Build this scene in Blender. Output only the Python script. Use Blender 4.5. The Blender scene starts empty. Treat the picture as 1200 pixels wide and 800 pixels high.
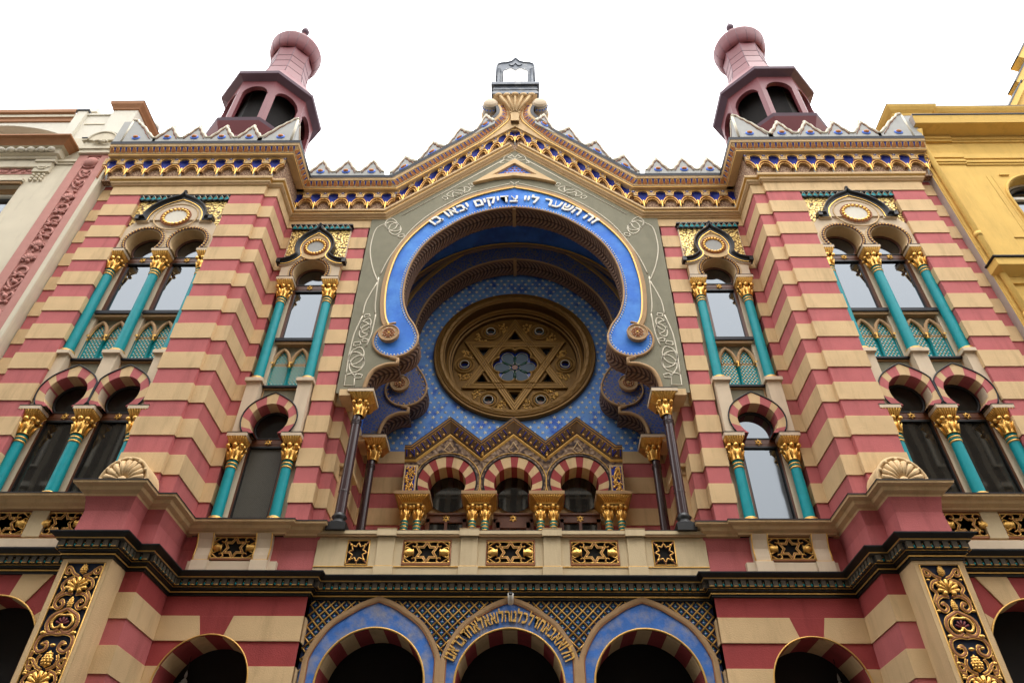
import bpy, math, random
from mathutils import Vector, Matrix
from mathutils.geometry import tessellate_polygon
random.seed(7)
PI = math.pi
S = bpy.context.scene
COL = S.collection
# ------------------------------------------------------------------ materials
MATS = {}
def mat(name, col, rough=.75, metal=0., var=.12, scale=3., bump=.0, bscale=40., grime=0., col2=None, c2scale=2.5, c2lo=.45, c2hi=.62, bevel=.0, spec=.35, ior=None, streak=0.):
    m = bpy.data.materials.new(name); m.use_nodes = True
    nt = m.node_tree; N = nt.nodes; L = nt.links; N.clear()
    out = N.new('ShaderNodeOutputMaterial'); b = N.new('ShaderNodeBsdfPrincipled'); L.new(b.outputs[0], out.inputs[0])
    b.inputs['Roughness'].default_value = rough; b.inputs['Metallic'].default_value = metal
    b.inputs['Specular IOR Level'].default_value = spec
    if ior: b.inputs['IOR'].default_value = ior
    tc = N.new('ShaderNodeTexCoord')
    n1 = N.new('ShaderNodeTexNoise'); n1.inputs['Scale'].default_value = scale; n1.inputs['Detail'].default_value = 5
    L.new(tc.outputs['Object'], n1.inputs['Vector'])
    mix = N.new('ShaderNodeMix'); mix.data_type = 'RGBA'
    c = Vector(col)
    mix.inputs[6].default_value = (*(c * (1 - var)), 1); mix.inputs[7].default_value = (*[min(1, x * (1 + var)) for x in c], 1)
    L.new(n1.outputs['Fac'], mix.inputs[0]); cur = mix.outputs[2]
    if col2:
        n2 = N.new('ShaderNodeTexNoise'); n2.inputs['Scale'].default_value = c2scale; n2.inputs['Detail'].default_value = 6; n2.inputs['Roughness'].default_value = .65
        L.new(tc.outputs['Object'], n2.inputs['Vector'])
        mr = N.new('ShaderNodeMapRange'); mr.inputs[1].default_value = c2lo; mr.inputs[2].default_value = c2hi
        L.new(n2.outputs['Fac'], mr.inputs[0])
        mx = N.new('ShaderNodeMix'); mx.data_type = 'RGBA'; L.new(mr.outputs[0], mx.inputs[0]); L.new(cur, mx.inputs[6]); mx.inputs[7].default_value = (*col2, 1); cur = mx.outputs[2]
    if grime or streak:
        mp = N.new('ShaderNodeMapping'); mp.inputs['Scale'].default_value = (2.2, 2.2, .35 if streak else 1.0)
        L.new(tc.outputs['Object'], mp.inputs[0])
        n3 = N.new('ShaderNodeTexNoise'); n3.inputs['Scale'].default_value = 1.6; n3.inputs['Detail'].default_value = 8; n3.inputs['Roughness'].default_value = .7
        L.new(mp.outputs[0], n3.inputs['Vector'])
        mr = N.new('ShaderNodeMapRange'); mr.inputs[1].default_value = .5; mr.inputs[2].default_value = .8; mr.inputs[4].default_value = max(grime, streak)
        L.new(n3.outputs['Fac'], mr.inputs[0])
        mx = N.new('ShaderNodeMix'); mx.data_type = 'RGBA'; mx.blend_type = 'MULTIPLY'; L.new(mr.outputs[0], mx.inputs[0]); L.new(cur, mx.inputs[6]); mx.inputs[7].default_value = (.38, .33, .28, 1); cur = mx.outputs[2]
    L.new(cur, b.inputs['Base Color'])
    nrm = None
    if bevel:
        bv = N.new('ShaderNodeBevel'); bv.samples = 3; bv.inputs[0].default_value = bevel; nrm = bv.outputs[0]
    if bump:
        n4 = N.new('ShaderNodeTexNoise'); n4.inputs['Scale'].default_value = bscale; n4.inputs['Detail'].default_value = 4
        L.new(tc.outputs['Object'], n4.inputs['Vector'])
        bp = N.new('ShaderNodeBump'); bp.inputs['Strength'].default_value = bump; bp.inputs['Distance'].default_value = .02
        L.new(n4.outputs['Fac'], bp.inputs['Height'])
        if nrm: L.new(nrm, bp.inputs['Normal'])
        nrm = bp.outputs[0]
    if nrm: L.new(nrm, b.inputs['Normal'])
    MATS[name] = m
    return m
CREAM = mat('cream_stucco', (.66, .462, .245), .85, var=.18, scale=1.7, bump=.35, bscale=60, grime=.5, streak=.45, bevel=.014)
PINK = mat('rose_stucco', (.50, .135, .135), .85, var=.2, scale=1.9, bump=.35, bscale=60, grime=.5, streak=.45, bevel=.014)
PINK_SHADE = mat('shaded_rose_stucco', (.33, .052, .05), .85, var=.2, scale=1.9, bump=.35, bscale=60, grime=.5, streak=.45, bevel=.014)  # darker copy of the rose stucco: shade of ground storey and niche painted in
PALE = mat('pale_plaster', (.66, .53, .38), .85, var=.08, scale=3, bump=.2, bscale=70, grime=.25, streak=.25, bevel=.012)
BALC = mat('balustrade_plaster', (.60, .475, .29), .85, var=.08, scale=3, bump=.2, bscale=70, grime=.4, streak=.35, bevel=.012)
TAN = mat('tan_stone', (.42, .26, .13), .8, var=.15, scale=5, bump=.3, bscale=50, bevel=.01)
GOLD = mat('gilding', (.80, .47, .125), .36, .92, var=.25, scale=18, bump=.55, bscale=45)
GOLDP = mat('gilded_paint', (.72, .43, .12), .45, .55, var=.2, scale=14, bump=.3, bscale=50)
COPPER = mat('copper_brown_paint', (.36, .15, .07), .5, .25, var=.2, scale=10, bump=.2)
RUST = mat('rust_paint', (.30, .10, .035), .7, var=.2, scale=9)
TEAL = mat('teal_paint', (.0, .28, .315), .5, var=.2, scale=6, bump=.15, grime=.3, streak=.25, spec=.3)
BLUE = mat('blue_fresco', (.03, .16, .60), .7, var=.28, scale=3.2, col2=(.08, .28, .72), c2scale=1.7, c2lo=.42, c2hi=.7, bump=.15)
BLUEF = mat('faded_blue_fresco', (.055, .17, .52), .8, var=.3, scale=4, col2=(.32, .31, .33), c2scale=3.2, c2lo=.44, c2hi=.72, bump=.3, bscale=25, grime=.35)
COBALT = mat('cobalt_paint', (.012, .03, .31), .5, var=.2, scale=6)
SKYB = mat('light_blue_paint', (.10, .22, .75), .6)
ORANGE = mat('terracotta_paint', (.50, .18, .06), .7, var=.2, scale=8)
LEAD = mat('lead_flashing', (.018, .018, .022), .5, .3, var=.3, scale=8)
BLACK = mat('black_paint', (.010, .010, .010), .45, var=.3, scale=8, spec=.4)
DGREY = mat('dark_grey_brown_paint', (.085, .07, .05), .6, var=.2, scale=8)
GREYG = mat('grey_green_panel', (.225, .21, .145), .85, var=.16, scale=4, bump=.3, bscale=45, grime=.3)
WHITE = mat('white_paint', (.80, .77, .68), .7, var=.05)
RIM = mat('limewashed_rim', (.68, .62, .49), .8, var=.1, scale=5, grime=.3)
WELL = mat('shaded_bronze_recess', (.10, .05, .014), .5, .2, var=.2, scale=8)  # tracery bronze darkened: the shade inside the window well is painted in
STARBAR = mat('gilded_star_bar_paint', (.34, .185, .045), .45, .3, var=.2, scale=9, bump=.2)
STARB = mat('starred_sky_blue_fresco', (.17, .36, .78), .75, var=.22, scale=3.5, col2=(.04, .12, .60), c2scale=2.4, c2lo=.5, c2hi=.66)
GREYW = mat('grey_zinc_face', (.36, .36, .34), .7, var=.12, scale=4, grime=.25)
WOOD = mat('brown_varnished_wood', (.115, .036, .013), .4, var=.3, scale=12, spec=.5)
PURPLE = mat('dark_purple_porphyry', (.045, .022, .024), .22, var=.4, scale=25, spec=.6)
BRONZE = mat('gilded_brown_tracery', (.21, .108, .022), .45, .3, var=.22, scale=9, bump=.2)
TURR = mat('turret_red_sheet_metal', (.165, .036, .042), .5, .0, var=.14, scale=2, grime=.2, bevel=.012, spec=.4)
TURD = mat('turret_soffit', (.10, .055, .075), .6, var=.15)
MAROON = mat('dark_maroon_paint', (.075, .014, .012), .6)
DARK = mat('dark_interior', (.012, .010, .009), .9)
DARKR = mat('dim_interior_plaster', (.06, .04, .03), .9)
LPLAST = mat('ivory_plaster', (.66, .59, .45), .88, var=.11, scale=2, bump=.2, bscale=50, grime=.35, streak=.35, bevel=.012)
LWHITE = mat('off_white_plaster', (.70, .66, .56), .88, var=.06, scale=2, bump=.2, bscale=50, grime=.2, bevel=.012)
LPINK = mat('dusty_pink_stucco', (.50, .235, .20), .88, var=.12, scale=5, bump=.3, bscale=40, bevel=.012)
LCOP = mat('orange_brown_cornice_paint', (.37, .17, .075), .7, var=.15, scale=6)
YEL = mat('yellow_plaster', (.74, .48, .13), .88, var=.13, scale=1.6, bump=.25, bscale=45, grime=.35, streak=.35, bevel=.012)
GREYP = mat('bare_grey_render', (.42, .36, .33), .9, var=.12, scale=3, bump=.3, bscale=40)
GREYR = mat('roof_sheet', (.16, .17, .18), .6)

def tex_mat(name, fn, rough=.7, metal=0., spec=.35):
    m = bpy.data.materials.new(name); m.use_nodes = True
    nt = m.node_tree; N = nt.nodes; L = nt.links; b = N['Principled BSDF']
    b.inputs['Roughness'].default_value = rough; b.inputs['Metallic'].default_value = metal; b.inputs['Specular IOR Level'].default_value = spec
    fn(N, L, b); MATS[name] = m; return m
def ramp(N, stops):
    r = N.new('ShaderNodeValToRGB'); e = r.color_ramp.elements
    while len(e) < len(stops): e.new(.5)
    for i, (p, c) in enumerate(stops): e[i].position = p; e[i].color = (*c, 1)
    return r
def bumpn(N, L, b, src, st=.6, d=.02):
    bp = N.new('ShaderNodeBump'); bp.inputs['Strength'].default_value = st; bp.inputs['Distance'].default_value = d
    L.new(src, bp.inputs['Height']); L.new(bp.outputs[0], b.inputs['Normal'])
def f_mosaic(N, L, b):
    tc = N.new('ShaderNodeTexCoord'); v = N.new('ShaderNodeTexVoronoi'); v.inputs['Scale'].default_value = 17
    L.new(tc.outputs['Object'], v.inputs['Vector'])
    r = ramp(N, [(.0, (.85, .66, .26)), (.42, (.80, .58, .20)), (.60, (.30, .18, .05)), (.75, (.10, .06, .03))])
    L.new(v.outputs['Distance'], r.inputs[0]); L.new(r.outputs[0], b.inputs['Base Color']); bumpn(N, L, b, v.outputs['Distance'], .8, .03)
MOSAIC = tex_mat('gilded_foliate_mosaic', f_mosaic, .38, .6)
def f_tex(N, L, b):
    tc = N.new('ShaderNodeTexCoord'); v = N.new('ShaderNodeTexVoronoi'); v.inputs['Scale'].default_value = 30
    L.new(tc.outputs['Object'], v.inputs['Vector'])
    r = ramp(N, [(.0, (.52, .38, .25)), (.4, (.46, .31, .20)), (.62, (.20, .11, .07))])
    L.new(v.outputs['Distance'], r.inputs[0]); L.new(r.outputs[0], b.inputs['Base Color']); bumpn(N, L, b, v.outputs['Distance'], .7, .02)
DIAPER = tex_mat('diaper_carved_panel', f_tex, .85)
def f_carve(N, L, b):   # carved foliage on brown stucco
    tc = N.new('ShaderNodeTexCoord'); n = N.new('ShaderNodeTexNoise'); n.inputs['Scale'].default_value = 5; n.inputs['Detail'].default_value = 1
    L.new(tc.outputs['Object'], n.inputs['Vector'])
    w = N.new('ShaderNodeTexVoronoi'); w.inputs['Scale'].default_value = 13; w.feature = 'SMOOTH_F1'
    mx = N.new('ShaderNodeMix'); mx.data_type = 'RGBA'; mx.inputs[0].default_value = .12; L.new(tc.outputs['Object'], mx.inputs[6]); L.new(n.outputs['Color'], mx.inputs[7]); L.new(mx.outputs[2], w.inputs['Vector'])
    r = ramp(N, [(.15, (.34, .24, .16)), (.45, (.24, .15, .09)), (.6, (.07, .045, .04))])
    L.new(w.outputs['Distance'], r.inputs[0]); L.new(r.outputs[0], b.inputs['Base Color']); bumpn(N, L, b, w.outputs['Distance'], 1., .05)
CARVE = tex_mat('carved_arabesque_stucco', f_carve, .8)
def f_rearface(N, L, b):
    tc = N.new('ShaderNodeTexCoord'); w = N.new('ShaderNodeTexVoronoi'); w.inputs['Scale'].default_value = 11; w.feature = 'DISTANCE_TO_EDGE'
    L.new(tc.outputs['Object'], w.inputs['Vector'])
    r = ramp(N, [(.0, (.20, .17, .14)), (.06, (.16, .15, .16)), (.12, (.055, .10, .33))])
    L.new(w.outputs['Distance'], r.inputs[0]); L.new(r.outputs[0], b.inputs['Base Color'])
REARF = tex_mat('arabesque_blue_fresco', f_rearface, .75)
def f_soffit(N, L, b):  # u along the arch, v through its depth: rows of carved overlapping leaves
    uv = N.new('ShaderNodeUVMap'); sp = N.new('ShaderNodeSeparateXYZ'); L.new(uv.outputs[0], sp.inputs[0])
    def M(op, a, c=None):
        n = N.new('ShaderNodeMath'); n.operation = op
        for i, q in enumerate((a, c)):
            if q is None: continue
            if isinstance(q, (int, float)): n.inputs[i].default_value = q
            else: L.new(q, n.inputs[i])
        return n.outputs[0]
    a = M('ABSOLUTE', M('SUBTRACT', sp.outputs[1], .5)); a = M('MULTIPLY', M('MULTIPLY', a, a), 1.1)
    s = M('SINE', M('MULTIPLY', M('ADD', sp.outputs[0], a), 2 * PI / .115))
    g = M('LESS_THAN', M('ABSOLUTE', M('SUBTRACT', M('ABSOLUTE', M('SUBTRACT', sp.outputs[1], .5)), .40)), .06)
    d = M('LESS_THAN', M('ABSOLUTE', M('SUBTRACT', sp.outputs[1], .5)), .025)
    h = M('MULTIPLY', s, M('SUBTRACT', 1., M('MAXIMUM', g, d)))
    h = M('SUBTRACT', h, d)
    r = ramp(N, [(.0, (.05, .028, .022)), (.45, (.20, .115, .08)), (1., (.30, .19, .13))])
    L.new(M('ADD', M('MULTIPLY', h, .5), .5), r.inputs[0]); L.new(r.outputs[0], b.inputs['Base Color']); bumpn(N, L, b, h, .5, .03)
SOFFIT = tex_mat('leaf_carved_soffit', f_soffit, .8)
def f_pane(dark, tint):
    def f(N, L, b):
        b.inputs['Base Color'].default_value = (*dark, 1); b.inputs['Roughness'].default_value = .03
        b.inputs['Specular IOR Level'].default_value = .8; b.inputs['IOR'].default_value = 1.9; b.inputs['Specular Tint'].default_value = (.86, .93, 1, 1)
        tc = N.new('ShaderNodeTexCoord'); n = N.new('ShaderNodeTexNoise'); n.inputs['Scale'].default_value = 1.1
        L.new(tc.outputs['Object'], n.inputs['Vector']); bumpn(N, L, b, n.outputs['Fac'], .05, .02)
    return f
PANE = tex_mat('window_glass', f_pane((.012, .014, .018), 0), .03)
def f_cur(N, L, b):
    tc = N.new('ShaderNodeTexCoord'); w = N.new('ShaderNodeTexWave'); w.inputs['Scale'].default_value = 1.1; w.inputs['Distortion'].default_value = 2.2; w.inputs['Detail'].default_value = 3
    L.new(tc.outputs['Object'], w.inputs['Vector'])
    r = ramp(N, [(.3, (.010, .009, .008)), (.9, (.030, .027, .022))]); L.new(w.outputs['Color'], r.inputs[0]); L.new(r.outputs[0], b.inputs['Base Color'])
    b.inputs['Roughness'].default_value = .03; b.inputs['Specular IOR Level'].default_value = .55
PANEC = tex_mat('curtained_window_glass', f_cur, .03)
def f_mesh(N, L, b):
    tc = N.new('ShaderNodeTexCoord'); mp = N.new('ShaderNodeMapping'); mp.inputs['Rotation'].default_value = (0, PI / 4, 0); L.new(tc.outputs['Object'], mp.inputs[0])
    v = N.new('ShaderNodeTexVoronoi'); v.inputs['Scale'].default_value = 34; v.inputs['Randomness'].default_value = .25; L.new(mp.outputs[0], v.inputs['Vector'])
    r = ramp(N, [(.2, (.015, .013, .010)), (.5, (.09, .085, .07))]); L.new(v.outputs['Distance'], r.inputs[0]); L.new(r.outputs[0], b.inputs['Base Color']); bumpn(N, L, b, v.outputs['Distance'], .5, .01)
PANEM = tex_mat('mesh_screened_glass', f_mesh, .35)
def f_stain(N, L, b):
    b.inputs['Base Color'].default_value = (.065, .11, .16, 1); b.inputs['Roughness'].default_value = .3; b.inputs['Specular IOR Level'].default_value = .25
PANED = mat('unlit_glass', (.014, .012, .010), .12, var=.4, scale=3, spec=.25)
STAIN = tex_mat('grey_blue_leaded_glass', f_stain, .12)

# ------------------------------------------------------------------ mesh building
class MB:
    def __init__(s, sg=1): s.v = []; s.f = []; s.m = []; s.sm = []; s.uv = {}; s.mats = []; s.sg = sg
    def mi(s, m):
        if m not in s.mats: s.mats.append(m)
        return s.mats.index(m)
    def add(s, vs, fs, m, smooth=False, uvs=None):
        o = len(s.v); k = s.mi(m)
        s.v += [(float(v[0]) * s.sg, float(v[1]), float(v[2])) for v in vs]
        for i, f in enumerate(fs):
            t = [o + a for a in f]
            if s.sg < 0: t.reverse()
            if uvs: s.uv[len(s.f)] = [uvs[a] for a in (f if s.sg > 0 else list(reversed(f)))]
            s.f.append(t); s.m.append(k); s.sm.append(smooth)
    def box(s, x0, x1, y0, y1, z0, z1, m):
        if x0 > x1: x0, x1 = x1, x0
        v = [(x, y, z) for z in (z0, z1) for y in (y0, y1) for x in (x0, x1)]
        s.add(v, [(0, 1, 5, 4), (1, 3, 7, 5), (3, 2, 6, 7), (2, 0, 4, 6), (4, 5, 7, 6), (2, 3, 1, 0)], m)
    def quad(s, a, b, c, d, m): s.add([a, b, c, d], [(0, 1, 2, 3)], m)
    def prism(s, outer, y0, y1, m, holes=(), side=None, hside=None, back=False, sides=True, smooth_h=False, uvh=False):
        loops = [outer] + list(holes)
        tris = tessellate_polygon([[Vector((x, z, 0)) for x, z in l] for l in loops])
        flat = [p for l in loops for p in l]
        def orient(t):
            a, b, c = (flat[i] for i in t)
            return (b[0] - a[0]) * (c[1] - a[1]) - (b[1] - a[1]) * (c[0] - a[0])
        ft = [t if orient(t) > 0 else (t[0], t[2], t[1]) for t in tris]    # ccw seen from -Y (x right, z up)
        s.add([(x, y0, z) for x, z in flat], ft, m)
        if back: s.add([(x, y1, z) for x, z in flat], [tuple(reversed(t)) for t in ft], m)
        if sides:
            for li, l in enumerate(loops):
                ar = sum(l[i][0] * l[(i + 1) % len(l)][1] - l[(i + 1) % len(l)][0] * l[i][1] for i in range(len(l)))
                mm = (side or m) if li == 0 else (hside or side or m)
                if mm == 'none': continue
                q = l if (ar > 0) == (li == 0) else l[::-1]
                n = len(q); vs = []; fs = []; uvs = []; acc = 0
                for i in range(n + 1):
                    x, z = q[i % n]; vs += [(x, y0, z), (x, y1, z)]
                    uvs += [(acc, 0), (acc, 1)]
                    if i < n: acc += math.hypot(q[(i + 1) % n][0] - x, q[(i + 1) % n][1] - z); fs.append((2 * i, 2 * i + 1, 2 * i + 3, 2 * i + 2))
                s.add(vs, fs, mm, li > 0 and smooth_h, uvs if (li > 0 and uvh) else None)
    def band(s, A, B, y0, y1, m, mi=None, mo=None, fm=None, uvi=False, smooth=False):
        """face between polylines A (outer) and B (inner), extruded y0..y1. fm(i)->material per segment"""
        n = len(A)
        for i in range(n - 1):
            mm = fm(i) if fm else m
            a, b, c, d = A[i], A[i + 1], B[i + 1], B[i]
            ar = (b[0] - a[0]) * (c[1] - a[1]) - (b[1] - a[1]) * (c[0] - a[0])
            P = [(a[0], y0, a[1]), (b[0], y0, b[1]), (c[0], y0, c[1]), (d[0], y0, d[1])]
            s.add(P, [(0, 1, 2, 3) if ar > 0 else (3, 2, 1, 0)], mm)
            fl = ar > 0
            if mi != 'none':
                P = [(d[0], y0, d[1]), (c[0], y0, c[1]), (c[0], y1, c[1]), (d[0], y1, d[1])]
                s.add(P, [(3, 2, 1, 0) if not fl else (0, 1, 2, 3)][0:1], (fm(i) if (fm and mi is None) else (mi or mm)), smooth)
            if mo != 'none':
                P = [(a[0], y0, a[1]), (b[0], y0, b[1]), (b[0], y1, b[1]), (a[0], y1, a[1])]
                s.add(P, [(0, 1, 2, 3) if not fl else (3, 2, 1, 0)], mo or mm, smooth)
    def tube(s, pts, r, m, n=6, closed=False, flat=1.):
        """round tube along 3D points"""
        P = [Vector(p) for p in pts]; k = len(P)
        if k < 2: return
        rr = r if isinstance(r, (list, tuple)) else [r] * k
        vs = []; up = None
        for i in range(k):
            a = P[i - 1] if (i or closed) else P[i]; b = P[(i + 1) % k] if (i < k - 1 or closed) else P[i]
            t = (b - a); t = t.normalized() if t.length > 1e-9 else Vector((1, 0, 0))
            if up is None:
                up = Vector((0, 1, 0)) if abs(t.y) < .9 else Vector((0, 0, 1))
            u = (up - t * up.dot(t)); u = u.normalized() if u.length > 1e-6 else t.orthogonal().normalized()
            up = u; w = t.cross(u)
            for j in range(n):
                a_ = 2 * PI * j / n
                vs.append(P[i] + (u * math.cos(a_) * flat + w * math.sin(a_)) * rr[i])
        fs = []
        for i in range(k if closed else k - 1):
            for j in range(n):
                a, b = i * n + j, i * n + (j + 1) % n; c, d = ((i + 1) % k) * n + (j + 1) % n, ((i + 1) % k) * n + j
                fs.append((a, b, c, d))
        if not closed: fs += [tuple(range(n))[::-1], tuple(range((k - 1) * n, k * n))]
        s.add(vs, fs, m, True)
    def lathe(s, prof, cx, cy, m, n=16, a0=0., a1=2 * PI, smooth=True, mats=None, sx=1., sy=1.):
        full = abs(a1 - a0 - 2 * PI) < 1e-6; c = n if full else n + 1
        vs = []
        for r, z in prof:
            for j in range(c):
                a = a0 + (a1 - a0) * j / n; vs.append((cx + r * math.cos(a) * sx, cy + r * math.sin(a) * sy, z))
        o = len(s.v); s.v += [(x * s.sg, y, z) for x, y, z in vs]
        for i in range(len(prof) - 1):
            km = s.mi(mats[i] if mats else m)
            for j in range(n):
                k = (j + 1) % c if full else j + 1
                t = [o + i * c + j, o + i * c + k, o + (i + 1) * c + k, o + (i + 1) * c + j]
                if s.sg < 0: t.reverse()
                s.f.append(t); s.m.append(km); s.sm.append(smooth)
    def ball(s, c, r, m, n=8, k=5, sx=1, sy=1, sz=1):
        pr = [(r * math.sin(PI * i / k), -r * math.cos(PI * i / k)) for i in range(k + 1)]
        vs = []
        for rr, z in pr:
            for j in range(n):
                a = 2 * PI * j / n; vs.append((c[0] + rr * math.cos(a) * sx, c[1] + rr * math.sin(a) * sy, c[2] + z * sz))
        s.add(vs, [(i * n + j, i * n + (j + 1) % n, (i + 1) * n + (j + 1) % n, (i + 1) * n + j) for i in range(k) for j in range(n)], m, True)
    def sweep(s, path, prof, m, mats=None, capa=False, capb=False):
        """plan path (x,y) with the outside on its left; profile (out,z) listed bottom to top"""
        vs = []; n = len(prof); N = offs(path)
        for (x, y), (nx, ny) in zip(path, N):
            for d, z in prof: vs.append((x + nx * d, y + ny * d, z))
        for i in range(len(path) - 1):
            for j in range(n - 1):
                a = i * n + j
                s.add([vs[a], vs[a + 1], vs[a + n + 1], vs[a + n]], [(3, 2, 1, 0)][0:1], mats[j] if mats else m)
        for c, i in ((capa, 0), (capb, len(path) - 1)):
            if c:
                P = vs[i * n:(i + 1) * n]; s.add(P, [tuple(range(n)) if i else tuple(range(n))[::-1]], m)
    def sweepz(s, path, prof, m, mats=None, closed=False, smooth=False):
        """path in the facade plane (x,z); profile (n,y): n along the left normal of the path, y depth"""
        k = len(path); n = len(prof); N = offs(path, closed); vs = []
        for (x, z), (nx, nz) in zip(path, N):
            for d, y in prof: vs.append((x + nx * d, y, z + nz * d))
        for i in range(k if closed else k - 1):
            i2 = (i + 1) % k
            for j in range(n - 1):
                s.add([vs[i * n + j], vs[i2 * n + j], vs[i2 * n + j + 1], vs[i * n + j + 1]], [(0, 1, 2, 3)], mats[j] if mats else m, smooth)
    def build(s, name, parent=None, fix=False, **tags):
        me = bpy.data.meshes.new(name); me.from_pydata(s.v, [], s.f)
        for m in s.mats: me.materials.append(m)
        me.polygons.foreach_set('material_index', s.m); me.polygons.foreach_set('use_smooth', s.sm)
        if s.uv:
            ul = me.uv_layers.new(name='UVMap')
            for fi, u in s.uv.items():
                p = me.polygons[fi]
                for li, q in zip(p.loop_indices, u): ul.data[li].uv = q
        me.validate(); me.update()
        o = bpy.data.objects.new(name, me); COL.objects.link(o)
        if parent: o.parent = parent
        for k, q in tags.items(): o[k] = q
        return o
def offs(path, closed=False):
    """mitred unit left offsets of a polyline"""
    k = len(path); R = []
    for i in range(k):
        d = []
        if i > 0 or closed: d.append((path[i][0] - path[i - 1][0], path[i][1] - path[i - 1][1]))
        if i < k - 1 or closed: q = path[(i + 1) % k]; d.append((q[0] - path[i][0], q[1] - path[i][1]))
        nn = []
        for x, y in d:
            l = math.hypot(x, y) or 1; nn.append((-y / l, x / l))
        if len(nn) == 1: R.append(nn[0])
        else:
            x, y = nn[0][0] + nn[1][0], nn[0][1] + nn[1][1]; dd = 1 + nn[0][0] * nn[1][0] + nn[0][1] * nn[1][1]
            dd = max(dd, .3); R.append((x / dd, y / dd))
    return R
def opoly(path, d): return [(x + nx * d, y + ny * d) for (x, y), (nx, ny) in zip(path, offs(path))]
def arc(cx, cz, r, a0, a1, n, rz=None): return [(cx + r * math.cos(math.radians(a0 + (a1 - a0) * i / n)), cz + (rz or r) * math.sin(math.radians(a0 + (a1 - a0) * i / n))) for i in range(n + 1)]
def spline(P, n=6):
    """Catmull-Rom through points"""
    Q = [P[0]] + list(P) + [P[-1]]; out = []
    for i in range(1, len(Q) - 2):
        for t in range(n):
            t /= n; r = []
            for k in range(len(P[0])):
                a, b, c, d = Q[i - 1][k], Q[i][k], Q[i + 1][k], Q[i + 2][k]
                r.append(.5 * (2 * b + (c - a) * t + (2 * a - 5 * b + 4 * c - d) * t * t + (3 * b - a - 3 * c + d) * t ** 3))
            out.append(tuple(r))
    return out + [tuple(P[-1])]
def resample(P, n):
    L = [0]
    for a, b in zip(P, P[1:]): L.append(L[-1] + math.dist(a, b))
    out = []; j = 0
    for i in range(n + 1):
        t = L[-1] * i / n
        while j < len(P) - 2 and L[j + 1] < t: j += 1
        f = (t - L[j]) / ((L[j + 1] - L[j]) or 1); out.append(tuple(a + (b - a) * f for a, b in zip(P[j], P[j + 1])))
    return out
def notched(top, zb, hs):
    """outline whose bottom edge at zb is opened by the arches hs (each from left foot over the crown to the right foot)"""
    P = [(top[0][0], zb)] + list(top) + [(top[-1][0], zb)]
    for h in sorted(hs, key=lambda h: -h[0][0]): P += [(h[-1][0], zb)] + list(h[::-1]) + [(h[0][0], zb)]
    return P
def mir(P): return [(-x, z) for x, z in reversed(P)]
def at(P, y): return [(x, y, z) for x, z in P]
def link_copy(o, parent, mx=False):
    c = o.copy(); COL.objects.link(c); c.parent = parent
    return c
def thing(name, label, cat, loc=(0, 0, 0), group=None):
    o = bpy.data.objects.new(name, None); COL.objects.link(o); o.location = loc; o['label'] = label; o['category'] = cat
    if group: o['group'] = group
    return o
# ------------------------------------------------------------------ the synagogue
SYN = thing('synagogue', 'striped rose and cream synagogue with a great blue horseshoe arch and two red turrets', 'synagogue')
J0, JP = 8.53, .8425
def courses(mb, plan, z0, z1, off=.022, j0=J0, jp=JP, h=.435, a=CREAM, b=PINK):
    k = math.floor((z0 - j0) / jp) - 1; z = z0
    ev = []
    while j0 + k * jp < z1:
        ev += [(j0 + k * jp, j0 + k * jp + h, a), (j0 + k * jp + h, j0 + (k + 1) * jp, b)]; k += 1
    for c0, c1, m in ev:
        c0, c1 = max(c0, z0), min(c1, z1)
        if c1 - c0 < .004: continue
        P = opoly(plan, off) if m is a else plan
        for p, q in zip(P, P[1:]): mb.quad((*p, c0), (*q, c0), (*q, c1), (*p, c1), m)
        if m is a:
            for zz in (c0, c1):
                for p, q, r, t in zip(P, P[1:], plan, plan[1:]): mb.quad((*p, zz), (*q, zz), (*t, zz), (*r, zz), m)
PLANS = [[(11.22, .1), (10.77, .1), (10.77, -.09), (9.93, -.09), (9.93, .38)],
         [(7.53, .38), (7.53, -.09), (6.66, -.09), (6.66, 0), (6.34, 0), (6.34, 1.1), (6.1, 1.1), (6.1, 1.35)],
         [(4.51, 1.35), (4.51, 1.1), (4.04, 1.1), (4.04, 1.34), (3.80, 1.34), (3.80, 3.80)]]
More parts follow.
